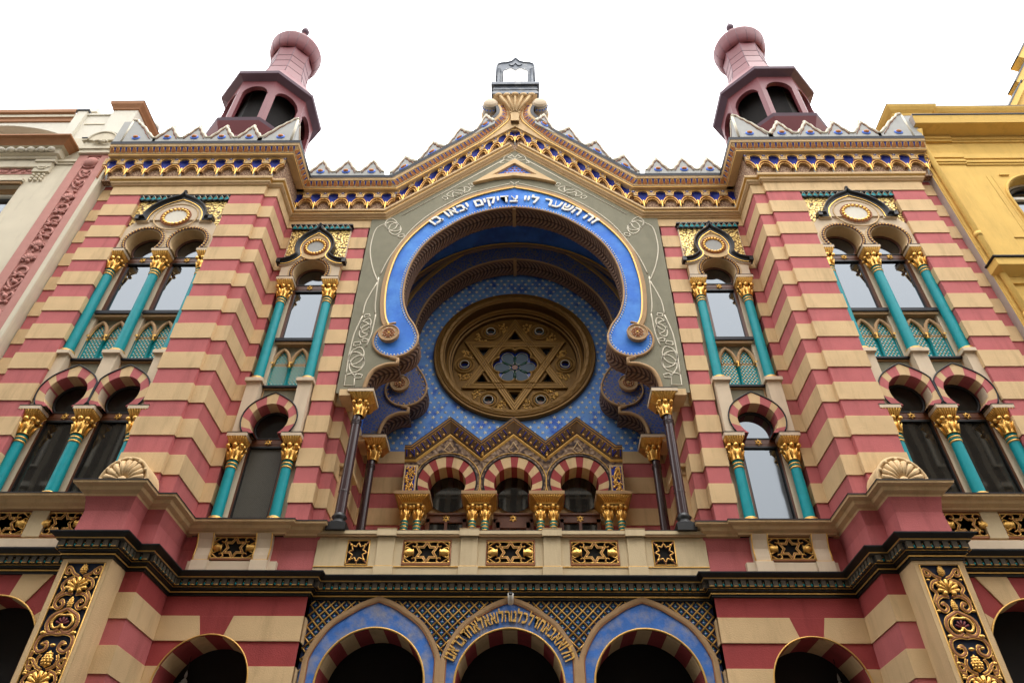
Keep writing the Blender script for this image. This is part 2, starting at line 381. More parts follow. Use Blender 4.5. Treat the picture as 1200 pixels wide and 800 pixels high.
# ---- lettering
def glyph(ch, bold=.008):
    cu = bpy.data.curves.new('t', 'FONT'); cu.body = ch; cu.size = 1; cu.extrude = .04; cu.bevel_depth = .006; cu.offset = bold; cu.resolution_u = 3
    o = bpy.data.objects.new('t', cu); COL.objects.link(o); dg = bpy.context.evaluated_depsgraph_get()
    me = o.evaluated_get(dg).to_mesh(); vs = [tuple(v.co) for v in me.vertices]; fs = [tuple(p.vertices) for p in me.polygons]
    o.evaluated_get(dg).to_mesh_clear(); bpy.data.objects.remove(o); bpy.data.curves.remove(cu)
    return vs, fs
GL = {}
def arc_text(mb, text, cx, cz, rx, rz, half, size, y, m, bold=.008):
    """Hebrew letters set one by one from right to left along an arch, tops outward"""
    W = []
    for ch in text:
        if ch == ' ': W.append(.32); continue
        if (ch, bold) not in GL: GL[ch, bold] = glyph(ch, bold)
        xs = [v[0] for v in GL[ch, bold][0]]; W.append(max(xs) - min(xs) + .10)
    tot = sum(W); acc = 0
    fit = min(1., math.radians(2 * half) * (rx + rz) / 2 / (tot * size) * 1.02)
    for ch, w in zip(text, W):
        t = (acc + w / 2) / tot; acc += w
        if ch == ' ': continue
        a = math.radians(90 - half + 2 * half * t)
        px, pz = cx + rx * math.cos(a), cz + rz * math.sin(a)
        n = Vector((math.cos(a) / rx, math.sin(a) / rz)).normalized(); tx = Vector((n.y, -n.x))
        vs, fs = GL[ch, bold]; x0 = min(v[0] for v in vs); x1 = max(v[0] for v in vs)
        Q = []
        for x, yy, z in vs:
            u = (x - (x0 + x1) / 2) * size * fit; q = (yy - .33) * size
            Q.append((px + tx.x * u + n.x * q, y - z * size, pz + tx.y * u + n.y * q))
        mb.add(Q, fs, m)
# ---- columns
def capital_geo(mb, x, y, z0, z1, r, gm=GOLD, wid=.215, dep=.2, slab=PALE, back=.45):
    """gilded bell, scrolled leaf row, fluted cavetto and pale slab, from the neck z0 to the top z1"""
    h = z1 - z0
    mb.lathe([(r * 1.02, z0), (r * 1.12, z0 + .02 * h), (r * .98, z0 + .06 * h), (r * 1.0, z0 + .22 * h), (r * 1.22, z0 + .36 * h), (r * 1.05, z0 + .40 * h), (r * .9, z0 + .62 * h)], x, y, gm, 14)
    for j in range(8):
        a = 2 * PI * (j + .5) / 8; mb.tube([(x + r * .98 * math.cos(a), y + r * .98 * math.sin(a), z0 + .06 * h), (x + r * 1.2 * math.cos(a), y + r * 1.2 * math.sin(a), z0 + .3 * h), (x + r * 1.45 * math.cos(a), y + r * 1.45 * math.sin(a), z0 + .38 * h)], [r * .2, r * .24, r * .12], gm, 5)
    zc = z0 + .52 * h
    for sx in (-1, 0, 1):
        for sy in (-1, 0, 1):
            if sx == sy == 0: continue
            mb.ball((x + sx * r * 1.15, y + sy * r * 1.05, zc + (0 if sx and sy else .015)), r * (.42 if sx and sy else .5), gm, 7, 5, 1, 1, .9)
    b = r * 1.05; t0, t1 = z0 + .60 * h, z0 + .845 * h
    P = [(0, t0), (.25, t0 + .25 * (t1 - t0)), (.55, t0 + .6 * (t1 - t0)), (1, t1)]
    ring = []
    for f, z in P:
        hw = b + (wid * .94 - b) * f; hd = b + (dep * .94 - b) * f
        ring.append([(x - hw, y - hd, z), (x + hw, y - hd, z), (x + hw, y + max(back, b), z), (x - hw, y + max(back, b), z)])
    for A, B in zip(ring, ring[1:]):
        for j in range(4): mb.quad(A[j], A[(j + 1) % 4], B[(j + 1) % 4], B[j], gm)
    for k in range(7):                       # flutes
        f = -1 + 2 * (k + .5) / 7
        mb.tube([(x + f * b, y - b - .004, t0), (x + f * (b * .45 + wid * .5), y - (b * .5 + dep * .46) - .006, t0 + .6 * (t1 - t0)), (x + f * wid * .92, y - dep * .94 - .004, t1)], .012, gm, 4)
        for s_ in (-1, 1):
            mb.tube([(x + s_ * (b + .004), y + f * b, t0), (x + s_ * (b * .5 + wid * .46 + .006), y + f * (b * .45 + dep * .5), t0 + .6 * (t1 - t0)), (x + s_ * (wid * .94 + .004), y + f * dep * .92, t1)], .012, gm, 4)
    mb.box(x - wid, x + wid, y - dep, y + back, t1, z1 - .014, slab)
    mb.box(x - wid - .006, x + wid + .006, y - dep - .006, y + back, z1 - .014, z1, LEAD)
def shaft_geo(mb, x, y, z0, z1, r, m, rings=2, base=True, basem=PALE, gold_base=True):
    zb = z0 + (.2 if base else .0)
    if base:
        mb.box(x - r * 1.75, x + r * 1.75, y - r * 1.75, y + r * 1.75, z0, z0 + .09, basem)
        g = GOLDP if gold_base else m
        mb.lathe([(r * 1.5, z0 + .09), (r * 1.6, z0 + .115), (r * 1.35, z0 + .14), (r * 1.3, z0 + .15), (r * 1.4, z0 + .175), (r * 1.08, z0 + .2)], x, y, g, 18, mats=[basem, basem, g, g, g])
    mb.lathe([(r * 1.04, zb), (r, zb + .5), (r * .93, z1)], x, y, m, 18)
    for k in range(rings):
        zz = z1 - .07 - k * .085
        mb.lathe([(r * .94, zz - .022), (r * 1.06, zz - .015), (r * 1.06, zz + .015), (r * .94, zz + .022)], x, y, GOLDP if m is TEAL else m, 18)
        mb.lathe([(r * .94, zz + .025), (r * 1.12, zz + .04), (r * .94, zz + .06)], x, y, m, 18)
def star_geo(mb, x, y, z, R, m, r=.008):
    for f in (0, 180):
        mb.tube([(x + R * math.cos(math.radians(90 + f + 120 * k)), y, z + R * math.sin(math.radians(90 + f + 120 * k))) for k in range(3)], r, m, 5, True)
    mb.tube([(x + R * .45 * math.cos(a * PI / 4), y - .004, z + R * .45 * math.sin(a * PI / 4)) for a in range(8)], r, m, 5, True)
# ---- horseshoe band used over the windows
def horseshoe(cx, zc, r, foot_z, n=28, point=0., stilt=1.):
    """from left foot over the crown to the right foot"""
    a = math.degrees(math.asin(max(-1, min(1, (foot_z - zc) / r))))
    P = []
    for i in range(n + 1):
        t = math.radians(180 - a + (a - (180 - a)) * i / n)
        x, z = r * math.cos(t), zc + r * math.sin(t)
        if point: z += point * max(0, 1 - abs(x) / (r * .55)) ** 1.6
        P.append((cx + x, z))
    return P
def rstar(R, n=6, k=.5, rot=90):
    return [(R * (1 if i % 2 == 0 else k) * math.cos(math.radians(rot + 180 * i / n)), R * (1 if i % 2 == 0 else k) * math.sin(math.radians(rot + 180 * i / n))) for i in range(2 * n)]

def window(s, cx, y0, n, lower, zs=0.):
    """n openings; s mirrors; y0 = face of the capitals"""
    par = 'double_window' if n == 2 else 'single_window'
    sp = 1.12 if n == 2 else 1.17
    OC = [cx + (i - (n - 1) / 2) * sp for i in range(n)]; CC = [cx + (i - n / 2) * sp for i in range(n + 1)]
    hw = n * sp / 2 + (.22 if n == 1 else .085)
    yw = y0 + .44; yg = y0 + .41
    m = MB(s)
    if lower:
        zb, zn, zt = 8.0, 9.48, 10.11
        zc, ri, re = 10.47, .425, .60
        # striped voussoir arches
        for c in OC:
            E = horseshoe(c, zc, re, zt, 30, .09); I = horseshoe(c, zc - .02, ri, zt, 30)
            nl, nr = (c > cx), (c < cx)
            if n == 2: E = [(max(min(x, c + (.559 if c < cx else 9)), c - (.559 if c > cx else 9)), z) for x, z in E]
            m.band(E, I, y0 + .05, yw, PINK, fm=lambda i: (PINK, CREAM)[int((i - .01) / 30 * 11) % 2], mo='none')
            T = [(x, y0 + .045, z) for x, z in horseshoe(c, zc, re + .012, zt + .02, 30, .10)]
            if n == 2: T = [p for p in T if (p[0] < cx - .005) == (c < cx)]
            m.tube(T, .016, LEAD, 5)
        # pale blocks and grey spandrels behind the arches
        m.prism(notched([(cx - hw, 11.46), (cx + hw, 11.46)], zt, [horseshoe(c, zc, ri + .05, zt + .001, 20) for c in OC]), y0 + .30, yw, TAN, sides=False)
        for c in CC:
            a = c - .17 if c > cx - hw + .2 else cx - hw; b = c + .17 if c < cx + hw - .2 else cx + hw
            m.box(max(c - .155, cx - hw), min(c + .155, cx + hw), y0 + .075, y0 + .34, zt - .002, 11.50, PALE)
        for c in OC:
            m.box(c - .40, c + .40, y0 + .282, y0 + .30, 10.9, 11.40, GREYG)
            for q in (-1, 1): m.box(c + q * .40 - .018, c + q * .40 + .018, y0 + .265, y0 + .30, 10.9, 11.43, TAN)
            m.box(c - .44, c + .44, y0 + .26, y0 + .44, 11.42, 11.455, TAN); m.box(c - .47, c + .47, y0 + .2, y0 + .44, 11.455, 11.50, LEAD)
    else:
        zb, zn, zt = 11.50, 14.24, 14.87
        zc = 15.17 if n == 2 else 15.09; ri = .425
        top = 16.95
        cr = zc + ri
        # surround plate with openings
        top_s = 15.92 if n == 2 else 15.62
        hole = [horseshoe(c, zc, ri, zt + .001, 26) for c in OC]
        out = [(cx - hw + .03, zt), (cx - hw + .03, top_s - .25), (cx - hw * .82, top_s), (cx - hw * .5, top_s + .15), (cx - .4, top_s + .5), (cx + .4, top_s + .5), (cx + hw * .5, top_s + .15), (cx + hw * .82, top_s), (cx + hw - .03, top_s - .25), (cx + hw - .03, zt)]
        m.prism(notched(out[1:-1], zt, hole), y0 + .06, yw, PALE, side=CREAM)
        for c in OC:
            E = horseshoe(c, zc, ri + .135, zt, 26); I = horseshoe(c, zc, ri + .002, zt, 26)
            m.band(E, I, y0 + .045, y0 + .06, TAN if 0 else CREAM, mi='none')
            Q = resample(horseshoe(c, zc, ri + .05, zt + .03, 40), 26)
            m.tube(at(horseshoe(c, zc, ri + .055, zt, 30), y0 + .043), .045, MAROON, 4, flat=.3)
            for i, (x, z) in enumerate(Q):
                m.ball((x, y0 + .034, z), .021, GOLD, 6, 4)
                a = math.atan2(z - zc, x - c); m.ball((x + .045 * math.cos(a), y0 + .034, z + .045 * math.sin(a)), .012, WHITE, 5, 3)
        # jamb strips either side of the openings
    # jambs behind the columns
    for c in CC:
        m.box(max(c - .165, cx - hw - .04), min(c + .165, cx + hw + .04), y0 + .34, y0 + .47, zb, zt, PALE)
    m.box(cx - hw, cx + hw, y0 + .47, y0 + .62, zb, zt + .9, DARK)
    W = m.build(par, SYN, label='%s window storey with %s' % (('lower', 'striped horseshoe heads') if lower else ('upper', 'an ogee hood and gilded panel')))
    # frames, glass, grilles
    for c in OC:
        o = sp / 2 - .165
        f = MB(s)
        zbar = 10.05 if lower else 14.77
        f.box(c - o - .03, c + o + .03, y0 + .36, y0 + .44, zbar - .085, zbar + .085, WOOD)
        f.box(c - o + .04, c + o - .04, y0 + .352, y0 + .36, zbar - .045, zbar + .045, WOOD)
        f.box(c - o - .03, c + o + .03, y0 + .345, y0 + .37, zbar + .085, zbar + .11, BLACK)
        f.box(c - o - .03, c + o + .03, y0 + .36, y0 + .44, zbar - .13, zbar - .085, BLACK)
        zl = 8.02 if lower else 12.98
        for q in (-1, 1):
            f.box(c + q * o - .04, c + q * o + .04, y0 + .35, y0 + .45, zl, zbar - .1, WOOD)
            f.box(c + q * (o - .05) - .012, c + q * (o - .05) + .012, y0 + .36, y0 + .45, zl, zbar - .12, BLACK if lower else WOOD)
        if not lower:
            f.box(c - o - .06, c + o + .06, y0 + .26, y0 + .46, 12.90, 12.99, LEAD); f.box(c - o - .04, c + o + .04, y0 + .30, y0 + .46, 12.82, 12.90, TAN)
        f.tube(at(horseshoe(c, (zc if not lower else 10.45), .40, zbar + .1, 20), y0 + .40), .03, BLACK if lower else WOOD, 5)
        f.build('frame', W)
        g = MB(s)
        pm = PANE if not lower else (PANEC if n == 2 else (PANEM if s < 0 else PANE))
        g.quad((c - o, yg, zl), (c + o, yg, zl), (c + o, yg, zbar - .1), (c - o, yg, zbar - .1), pm)
        g.build('pane', W)
        g = MB(s); H = horseshoe(c, (zc if not lower else 10.45), .40, zbar + .1, 20)
        g.prism(H, yg + .005, yg + .02, PANE if (not lower or (n == 1 and s > 0)) else PANED, sides=False)
        g.build('lunette_pane', W)
        t = MB(s); star_geo(t, c, y0 + .345, zbar, .075, GOLD, .011); t.build('star_ornament', W)
        if not lower:
            # twin pointed arcade with lattice below the pane
            l = MB(s)
            l.quad((c - o - .05, y0 + .44, 11.5), (c + o + .05, y0 + .44, 11.5), (c + o + .05, y0 + .44, 12.86), (c - o - .05, y0 + .44, 12.86), GREYG)
            hw2 = o + .02
            for q in (-1, 1):
                cc = c + q * hw2 / 2
                arcP = [(cc - hw2 / 2 + .02, 12.22)] + [(cc + x * hw2 / 2 * .92, 12.22 + z) for x, z in ((-.98, .1), (-.85, .22), (-.6, .35), (-.3, .43), (0, .49), (.3, .43), (.6, .35), (.85, .22), (.98, .1))] + [(cc + hw2 / 2 - .02, 12.22)]
                l.tube(at(arcP, y0 + .385), .045, TAN, 6); l.tube(at([(cc + (x - cc) * .84, z - .03) for x, z in arcP], y0 + .385), .014, GOLD, 5)
                # lattice
                poly_top = lambda x: 12.22 + .44 * max(0, 1 - (abs(x - cc) / (hw2 / 2)) ** 1.7)
                l.quad((cc - hw2 / 2, y0 + .43, 11.52), (cc + hw2 / 2, y0 + .43, 11.52), (cc + hw2 / 2, y0 + .43, 12.22), (cc - hw2 / 2, y0 + .43, 12.22), TEAL)
                l.add([(x, y0 + .43, z) for x, z in arcP[1:-1]], [tuple(range(len(arcP) - 2))], TEAL)
                pit = .08; r = 0; z = 11.55
                while z < 12.66:
                    x = cc - hw2 / 2 + .05 + (r % 2) * pit / 2
                    while x < cc + hw2 / 2 - .045:
                        if z < poly_top(x): l.add([(x - .02, y0 + .422, z), (x, y0 + .418, z - .021), (x + .02, y0 + .422, z), (x, y0 + .418, z + .021)], [(0, 1, 2, 3)], WHITE if (r % 2) else GOLDP)
                        x += pit
                    z += .05; r += 1
            for x in (c - hw2, c, c + hw2):
                l.lathe([(.035, 11.52), (.028, 11.6), (.028, 12.15), (.05, 12.17), (.03, 12.2), (.055, 12.27), (.055, 12.3)], x, y0 + .385, TEAL, 8, mats=[TEAL, TEAL, GOLD, GOLD, GOLD, GOLD])
            l.box(c - o - .05, c + o + .05, y0 + .35, y0 + .45, 11.50, 11.53, GOLDP)
            l.build('lattice_grille', W)
    # columns and capitals
    for c in CC:
        k = MB(s); shaft_geo(k, c, y0 + .21, zb, zn, .108 if lower else .114, TEAL, 2 if lower else 2, lower or True, gold_base=True)
        k.build('column', W)
        k = MB(s); capital_geo(k, c, y0 + .21, zn, zt, .125, wid=.215 if n == 1 or c == cx else .215, dep=.21, back=.2); k.build('capital', W)
    if not lower:
        # gilded panel with toothed cresting
        p = MB(s); x0, x1 = cx - hw, cx + hw; yp = y0 + (.09 if n == 2 else .12)
        zq = 15.3 if n == 1 else 15.0
        zl = 15.55 if n == 1 else 14.9
        p.prism(notched([(x0, 16.78), (x1, 16.78)], zl, [horseshoe(c, zc, ri + .06, 14.9, 24) for c in OC] if n == 2 else []), yp, y0 + .5, MOSAIC, sides=False)
        if n == 1:
            for xx in (x0, x1): p.box(xx - .012 if xx == x0 else xx - .004, xx + .004 if xx == x0 else xx + .012, yp - .003, y0 + .5, top_s - .1, 16.78, PALE)
        p.build('mosaic_panel', W)
        p = MB(s); e = .05 if n == 1 else -.002
        p.box(x0 - e, x1 + e, yp - .09, y0 + .5, 16.90, 16.946, LEAD); p.box(x0 - e * .5, x1 + e * .5, yp - .03, y0 + .5, 16.77, 16.90, BLACK)
        nt = int((x1 - x0) / .145); w = (x1 - x0) / nt
        for i in range(nt):
            a = x0 + i * w
            p.add([(a + .01, yp - .075, 16.775), (a + w - .01, yp - .075, 16.775), (a + w - .02, yp - .08, 16.83), (a + w / 2, yp - .085, 16.90), (a + .02, yp - .08, 16.83)], [(0, 1, 2, 3, 4)], TEAL)
            p.tube([(a, yp - .075, 16.79), (a + w * .5, yp - .092, 16.905), (a + w, yp - .075, 16.79)], .012, PALE, 4)
        p.build('toothed_cresting', W)
        # ogee hood
        h = MB(s); yo = y0 - .04
        if n == 1:
            half = [(.86, 15.44), (.70, 15.46), (.56, 15.53), (.44, 15.66), (.47, 15.78), (.50, 15.95), (.47, 16.15), (.36, 16.36), (.20, 16.52), (.08, 16.62), (.025, 16.72), (0, 16.80)]
            zm = 15.98; rm = .33
        else:
            half = [(.93, 16.00), (.80, 16.01), (.79, 16.12), (.74, 16.28), (.62, 16.46), (.44, 16.63), (.24, 16.75), (.09, 16.82), (.03, 16.90), (0, 16.98)]
            zm = 16.06; rm = .36
        Lp = [(cx - x, z) for x, z in half] + [(cx + x, z) for x, z in half[::-1][1:]]
        Lp = spline(Lp, 3) if n == 1 else spline(Lp[1:-1], 3)
        if n == 2: Lp = [(cx - .97, 16.0)] + Lp + [(cx + .97, 16.0)]
        prof = [(-.16, yo + .12), (-.16, yo + .065), (-.125, yo + .055), (-.125, yo + .03), (-.10, yo + .03), (-.05, yo + .02), (0, yo - .05), (.022, yo - .05), (.022, yo + .14)]
        h.sweepz(Lp, prof, BLACK, mats=[PALE, PALE, BLACK, GOLD, BLACK, BLACK, LEAD, LEAD])
        for q in (-1, 1):
            xe = cx + q * (.86 if n == 1 else .95); ze = 15.36 if n == 1 else 15.93
            h.box(xe - .05, xe + .05, yo - .04, yo + .14, ze - .03, ze + .11, BLACK)
            if n == 2: h.box(min(cx + q * .98, cx + q * .7), max(cx + q * .98, cx + q * .7), yo + .03, yo + .12, ze - .06, ze + .0, CREAM)
        h.box(cx - .03, cx + .03, yo - .05, yo + .05, Lp[len(Lp) // 2][1] - .04, Lp[len(Lp) // 2][1] + .05, LEAD)
        h.build('ogee_hood', W)
        d = MB(s); ydm = y0 + .02
        if n == 2:
            O = [(cx - .82, 15.94)] + [(x, z - .05) for x, z in Lp[2:-2]] + [(cx + .82, 15.94)]
            d.prism(O, ydm, y0 + .3, PALE)
            d.lathe([(.0, 0), (.30, 0), (.32, .02), (.50, .02), (.52, 0)], 0, 0, PALE, 28) if 0 else None
            rx = 1.38
        else:
            O = [(cx + .47 * math.cos(a * PI / 16), zm + .47 * math.sin(a * PI / 16)) for a in range(32)]
            d.prism(O, ydm, y0 + .3, CREAM); rx = 1.2
        def ring(r, rt, mm, yy, sxx=1.): d.tube([(cx + r * sxx * math.cos(a * PI / 18), yy, zm + r * math.sin(a * PI / 18)) for a in range(36)], rt, mm, 6, True)
        ex = 1.0 if n == 1 else 1.12
        ring(rm + .14, .02, CREAM, ydm, ex); ring(rm - .02, .018, RUST, ydm - .005, ex)
        for a in range(20): d.ball((cx + (rm - .075) * ex * math.cos(a * PI / 10), ydm - .012, zm + (rm - .075) * math.sin(a * PI / 10)), .042, GOLD, 7, 5)
        d.add([(cx + (rm - .11) * ex * math.cos(a * PI / 16), ydm - .006, zm + (rm - .11) * math.sin(a * PI / 16)) for a in range(32)], [tuple(range(32))], LWHITE if n == 2 else GREYW)
        d.build('medallion', W)
    return W

for s in (1, -1):
    for n, cx, y0 in ((2, 8.73, -.1), (1, 5.305, .9)):
        for low in (True, False): window(s, cx, y0, n, low)
    # ---- walls
    for i, P in enumerate(PLANS):
        m = MB(s); courses(m, P, 7.95, 16.95)
        if i == 0: courses(m, [(11.22, .1), (10.77, .1)], 16.95, 17.56)
        m.build('pier_wall', SYN)
    m = MB(s)   # plain cream course under the cornice
    P = opoly([(10.77, .1), (10.77, -.09), (6.66, -.09), (6.66, 0), (6.34, 0), (6.34, 1.1), (3.99, 1.1)], .024)
    m.sweep(P, [(-.3, 16.95), (0, 16.95), (0, 17.30)], CREAM)
    m.build('cream_frieze_course', SYN)
    # ---- jamb of the niche with a hooded window frame
    m = MB(s); xj = 3.80
    m.box(xj - .16, xj, 1.75, 2.45, 9.55, 9.72, TAN); m.box(xj - .26, xj, 1.68, 2.52, 9.72, 9.80, CREAM); m.box(xj - .10, xj, 1.78, 1.90, 7.9, 9.55, CREAM); m.box(xj - .10, xj, 2.30, 2.42, 7.9, 9.55, CREAM)
    m.box(xj - .02, xj, 1.90, 2.30, 7.9, 9.55, DARK); m.box(xj - .12, xj - .10, 1.81, 1.87, 7.9, 9.5, GOLDP); m.box(xj - .12, xj - .10, 2.33, 2.39, 7.9, 9.5, GOLDP)
    m.build('niche_side_window', SYN)
    for y, nm in ((1.08, 'front'), (2.95, 'rear')):
        m = MB(s); x = 3.41
        m.box(x - .19, x + .19, y - .19, y + .19, 7.86, 8.02, BLACK); m.lathe([(.17, 8.02), (.18, 8.06), (.12, 8.09), (.12, 8.14), (.155, 8.19), (.13, 8.22), (.112, 8.26)], x, y, BLACK, 18)
        m.lathe([(.112, 8.26), (.108, 8.7), (.1, 10.62)], x, y, PURPLE, 18)
        for z in (8.75, 10.40, 10.44, 10.48): m.lathe([(.106, z - .015), (.118, z), (.106, z + .015)], x, y, PURPLE, 18)
        c = m.build('niche_column', SYN)
        k = MB(s); capital_geo(k, x - .03, y, 10.60, 11.24, .115, wid=.29, dep=.24, back=.45); k.box(x + .2, 3.86, y - .2, y + .44, 11.05, 11.22, CREAM); k.build('capital', c)
    # ---- ledge moulding under the windows
    m = MB(s)
    prof = [(0.0, 7.74), (.04, 7.76), (.05, 7.80), (.13, 7.84), (.15, 7.90), (.235, 7.93), (.24, 7.965), (.25, 7.97), (.25, 7.995), (-.35, 8.0)]
    lm = [TAN, CREAM, CREAM, CREAM, CREAM, CREAM, CREAM, LEAD, LEAD]
    m.sweep([(11.22, -.08), (7.51, -.08), (7.51, -.56), (6.665, -.56), (6.665, -.05), (6.34, -.05), (6.34, 1.02), (6.18, 1.02), (6.18, .94), (4.40, .94), (4.40, 1.02), (3.80, 1.02), (3.80, 1.4)], prof, CREAM, mats=lm)
    m.build('sill_ledge', SYN)
    # ---- pedestal storey between ledge and dark string course
    m = MB(s)
    for a, b in (((7.51, -.56), (6.665, -.56)),): pass
    flare = [(0, 6.95), (0, 7.15), (-.02, 7.5), (0.02, 7.70), (.04, 7.76)]
    m.sweep([(7.51, .1), (7.51, -.56), (6.665, -.56), (6.665, -.05), (6.34, -.05), (6.34, 1.07), (3.74, 1.07), (3.74, 1.35)], flare, PINK)
    m.build('pedestal_wall', SYN)
    m = MB(s)
    m.box(7.5, 11.22, -.0, .2, 7.03, 7.80, BALC); m.box(7.5, 11.22, -.10, .2, 7.03, 7.19, PALE); m.box(7.5, 11.22, -.02, .1, 7.215, 7.24, GOLDP)
    for x in (8.60, 9.78, 10.95): m.box(x - .16, x + .16, -.07, .1, 7.24, 7.79, BALC)
    A = m.build('window_apron', SYN)
    m = MB(s); m.box(4.42, 6.12, .97, 1.2, 7.02, 7.24, PALE)
    for x in (5.87, 4.74):
        m.box(x - .165, x + .165, .90, 1.2, 7.02, 7.24, PALE)
        P = [(-.0, 7.24), (.0, 7.35), (-.02, 7.5), (.02, 7.66), (.07, 7.76)]
        for (d0, z0), (d1, z1) in zip(P, P[1:]):
            m.quad((x - .15, .93 - d0, z0), (x + .15, .93 - d0, z0), (x + .15, .93 - d1, z1), (x - .15, .93 - d1, z1), PALE)
            for q in (-.15, .15): m.quad((x + q, .93 - d0, z0), (x + q, 1.1, z0), (x + q, 1.1, z1), (x + q, .93 - d1, z1), PALE)
        for q in (-.15, .15): m.tube([(x + q, .925 - d, z) for d, z in P], .014, GOLDP, 5)
        m.box(x - .155, x + .155, .915, .93, 7.235, 7.255, GOLDP)
    m.build('bracketed_apron', SYN)
    # ---- shell on the pilaster ledge
    m = MB(s); cx, cz, y = 7.03, 8.0, -.52
    O = arc(cx, cz + .08, .46, 0, 180, 20, .52) + [(cx - .46, cz), (cx + .46, cz)]
    m.prism(O, y, -.06, CREAM)
    m.tube([(x, y - .01, z) for x, z in arc(cx, cz + .08, .43, 0, 180, 20, .49)], .035, CREAM, 6)
    for k in range(9):
        a = math.radians(12 + 156 * k / 8); m.tube([(cx + .06 * math.cos(a), y - .02, cz + .1 + .06 * math.sin(a)), (cx + .22 * math.cos(a), y - .045, cz + .1 + .24 * math.sin(a)), (cx + .36 * math.cos(a), y - .02, cz + .1 + .40 * math.sin(a))], [.02, .042, .055], CREAM, 6)
    for k in range(7):
        a = math.radians(4 + 172 * k / 6); m.ball((cx + .41 * math.cos(a), y - .02, cz + .08 + .46 * math.sin(a)), .045, CREAM, 6, 4)
    m.ball((cx, y - .04, cz + .09), .085, CREAM, 8, 6)
    m.build('shell_antefix', SYN)
    # ---- dark dentilled string course
    m = MB(s)
    path = [(11.22, .1), (7.46, .1), (7.46, -.58), (6.645, -.58), (6.645, -.05), (6.34, -.05), (6.34, 1.06), (3.72, 1.06), (3.72, 1.25), (0, 1.25)]
    prof = [(0, 6.60), (.03, 6.61), (.03, 6.645), (.055, 6.65), (.055, 6.675), (.05, 6.69), (.085, 6.70), (.085, 6.725), (.10, 6.735), (.10, 6.75), (.11, 6.75), (.11, 6.87), (.17, 6.88), (.17, 6.895), (.18, 6.91), (.25, 6.955), (.27, 6.975), (.27, 6.995), (-.3, 7.0)]
    pm = [BLACK, BLACK, BLACK, GOLDP, BLACK, BLACK, BLACK, BLACK, GOLDP, BLACK, BLACK, DGREY, DGREY, GOLDP, BLACK, BLACK, LEAD, LEAD]
    m.sweep(path, prof, BLACK, mats=pm)
    Q = opoly(path, .11)
    for (a, b), (c, d) in zip(zip(path, path[1:]), zip(Q, Q[1:])):
        L = math.dist(c, d); n = max(1, round(L / .143)); ux, uy = (d[0] - c[0]) / L, (d[1] - c[1]) / L; nx, ny = -uy, ux
        for i in range(n):
            t0 = (i + .19) * L / n; t1 = (i + .81) * L / n
            p0 = (c[0] + ux * t0, c[1] + uy * t0); p1 = (c[0] + ux * t1, c[1] + uy * t1); w = .055
            V = [(p0[0], p0[1], 6.755), (p1[0], p1[1], 6.755), (p1[0] + nx * w, p1[1] + ny * w, 6.765), (p0[0] + nx * w, p0[1] + ny * w, 6.765), (p0[0], p0[1], 6.87), (p1[0], p1[1], 6.87), (p1[0] + nx * w, p1[1] + ny * w, 6.87), (p0[0] + nx * w, p0[1] + ny * w, 6.87)]
            m.add(V, [(0, 1, 2, 3), (3, 2, 6, 7), (0, 3, 7, 4), (2, 1, 5, 6), (4, 7, 6, 5)], DGREY)
            V2 = [(p0[0] + nx * (w + .004), p0[1] + ny * (w + .004), 6.758), (p1[0] + nx * (w + .004), p1[1] + ny * (w + .004), 6.758)]
            m.tube(V2, .008, GOLDP, 4)
            q = (c[0] + ux * (i + 1) * L / n + nx * .03, c[1] + uy * (i + 1) * L / n + ny * .03)
            if i < n - 1: m.ball((q[0], q[1], 6.785), .020, TEAL, 6, 4, 1, 1, 1.3); m.ball((q[0], q[1], 6.83), .010, GOLDP, 5, 3)
    m.build('string_cornice', SYN)
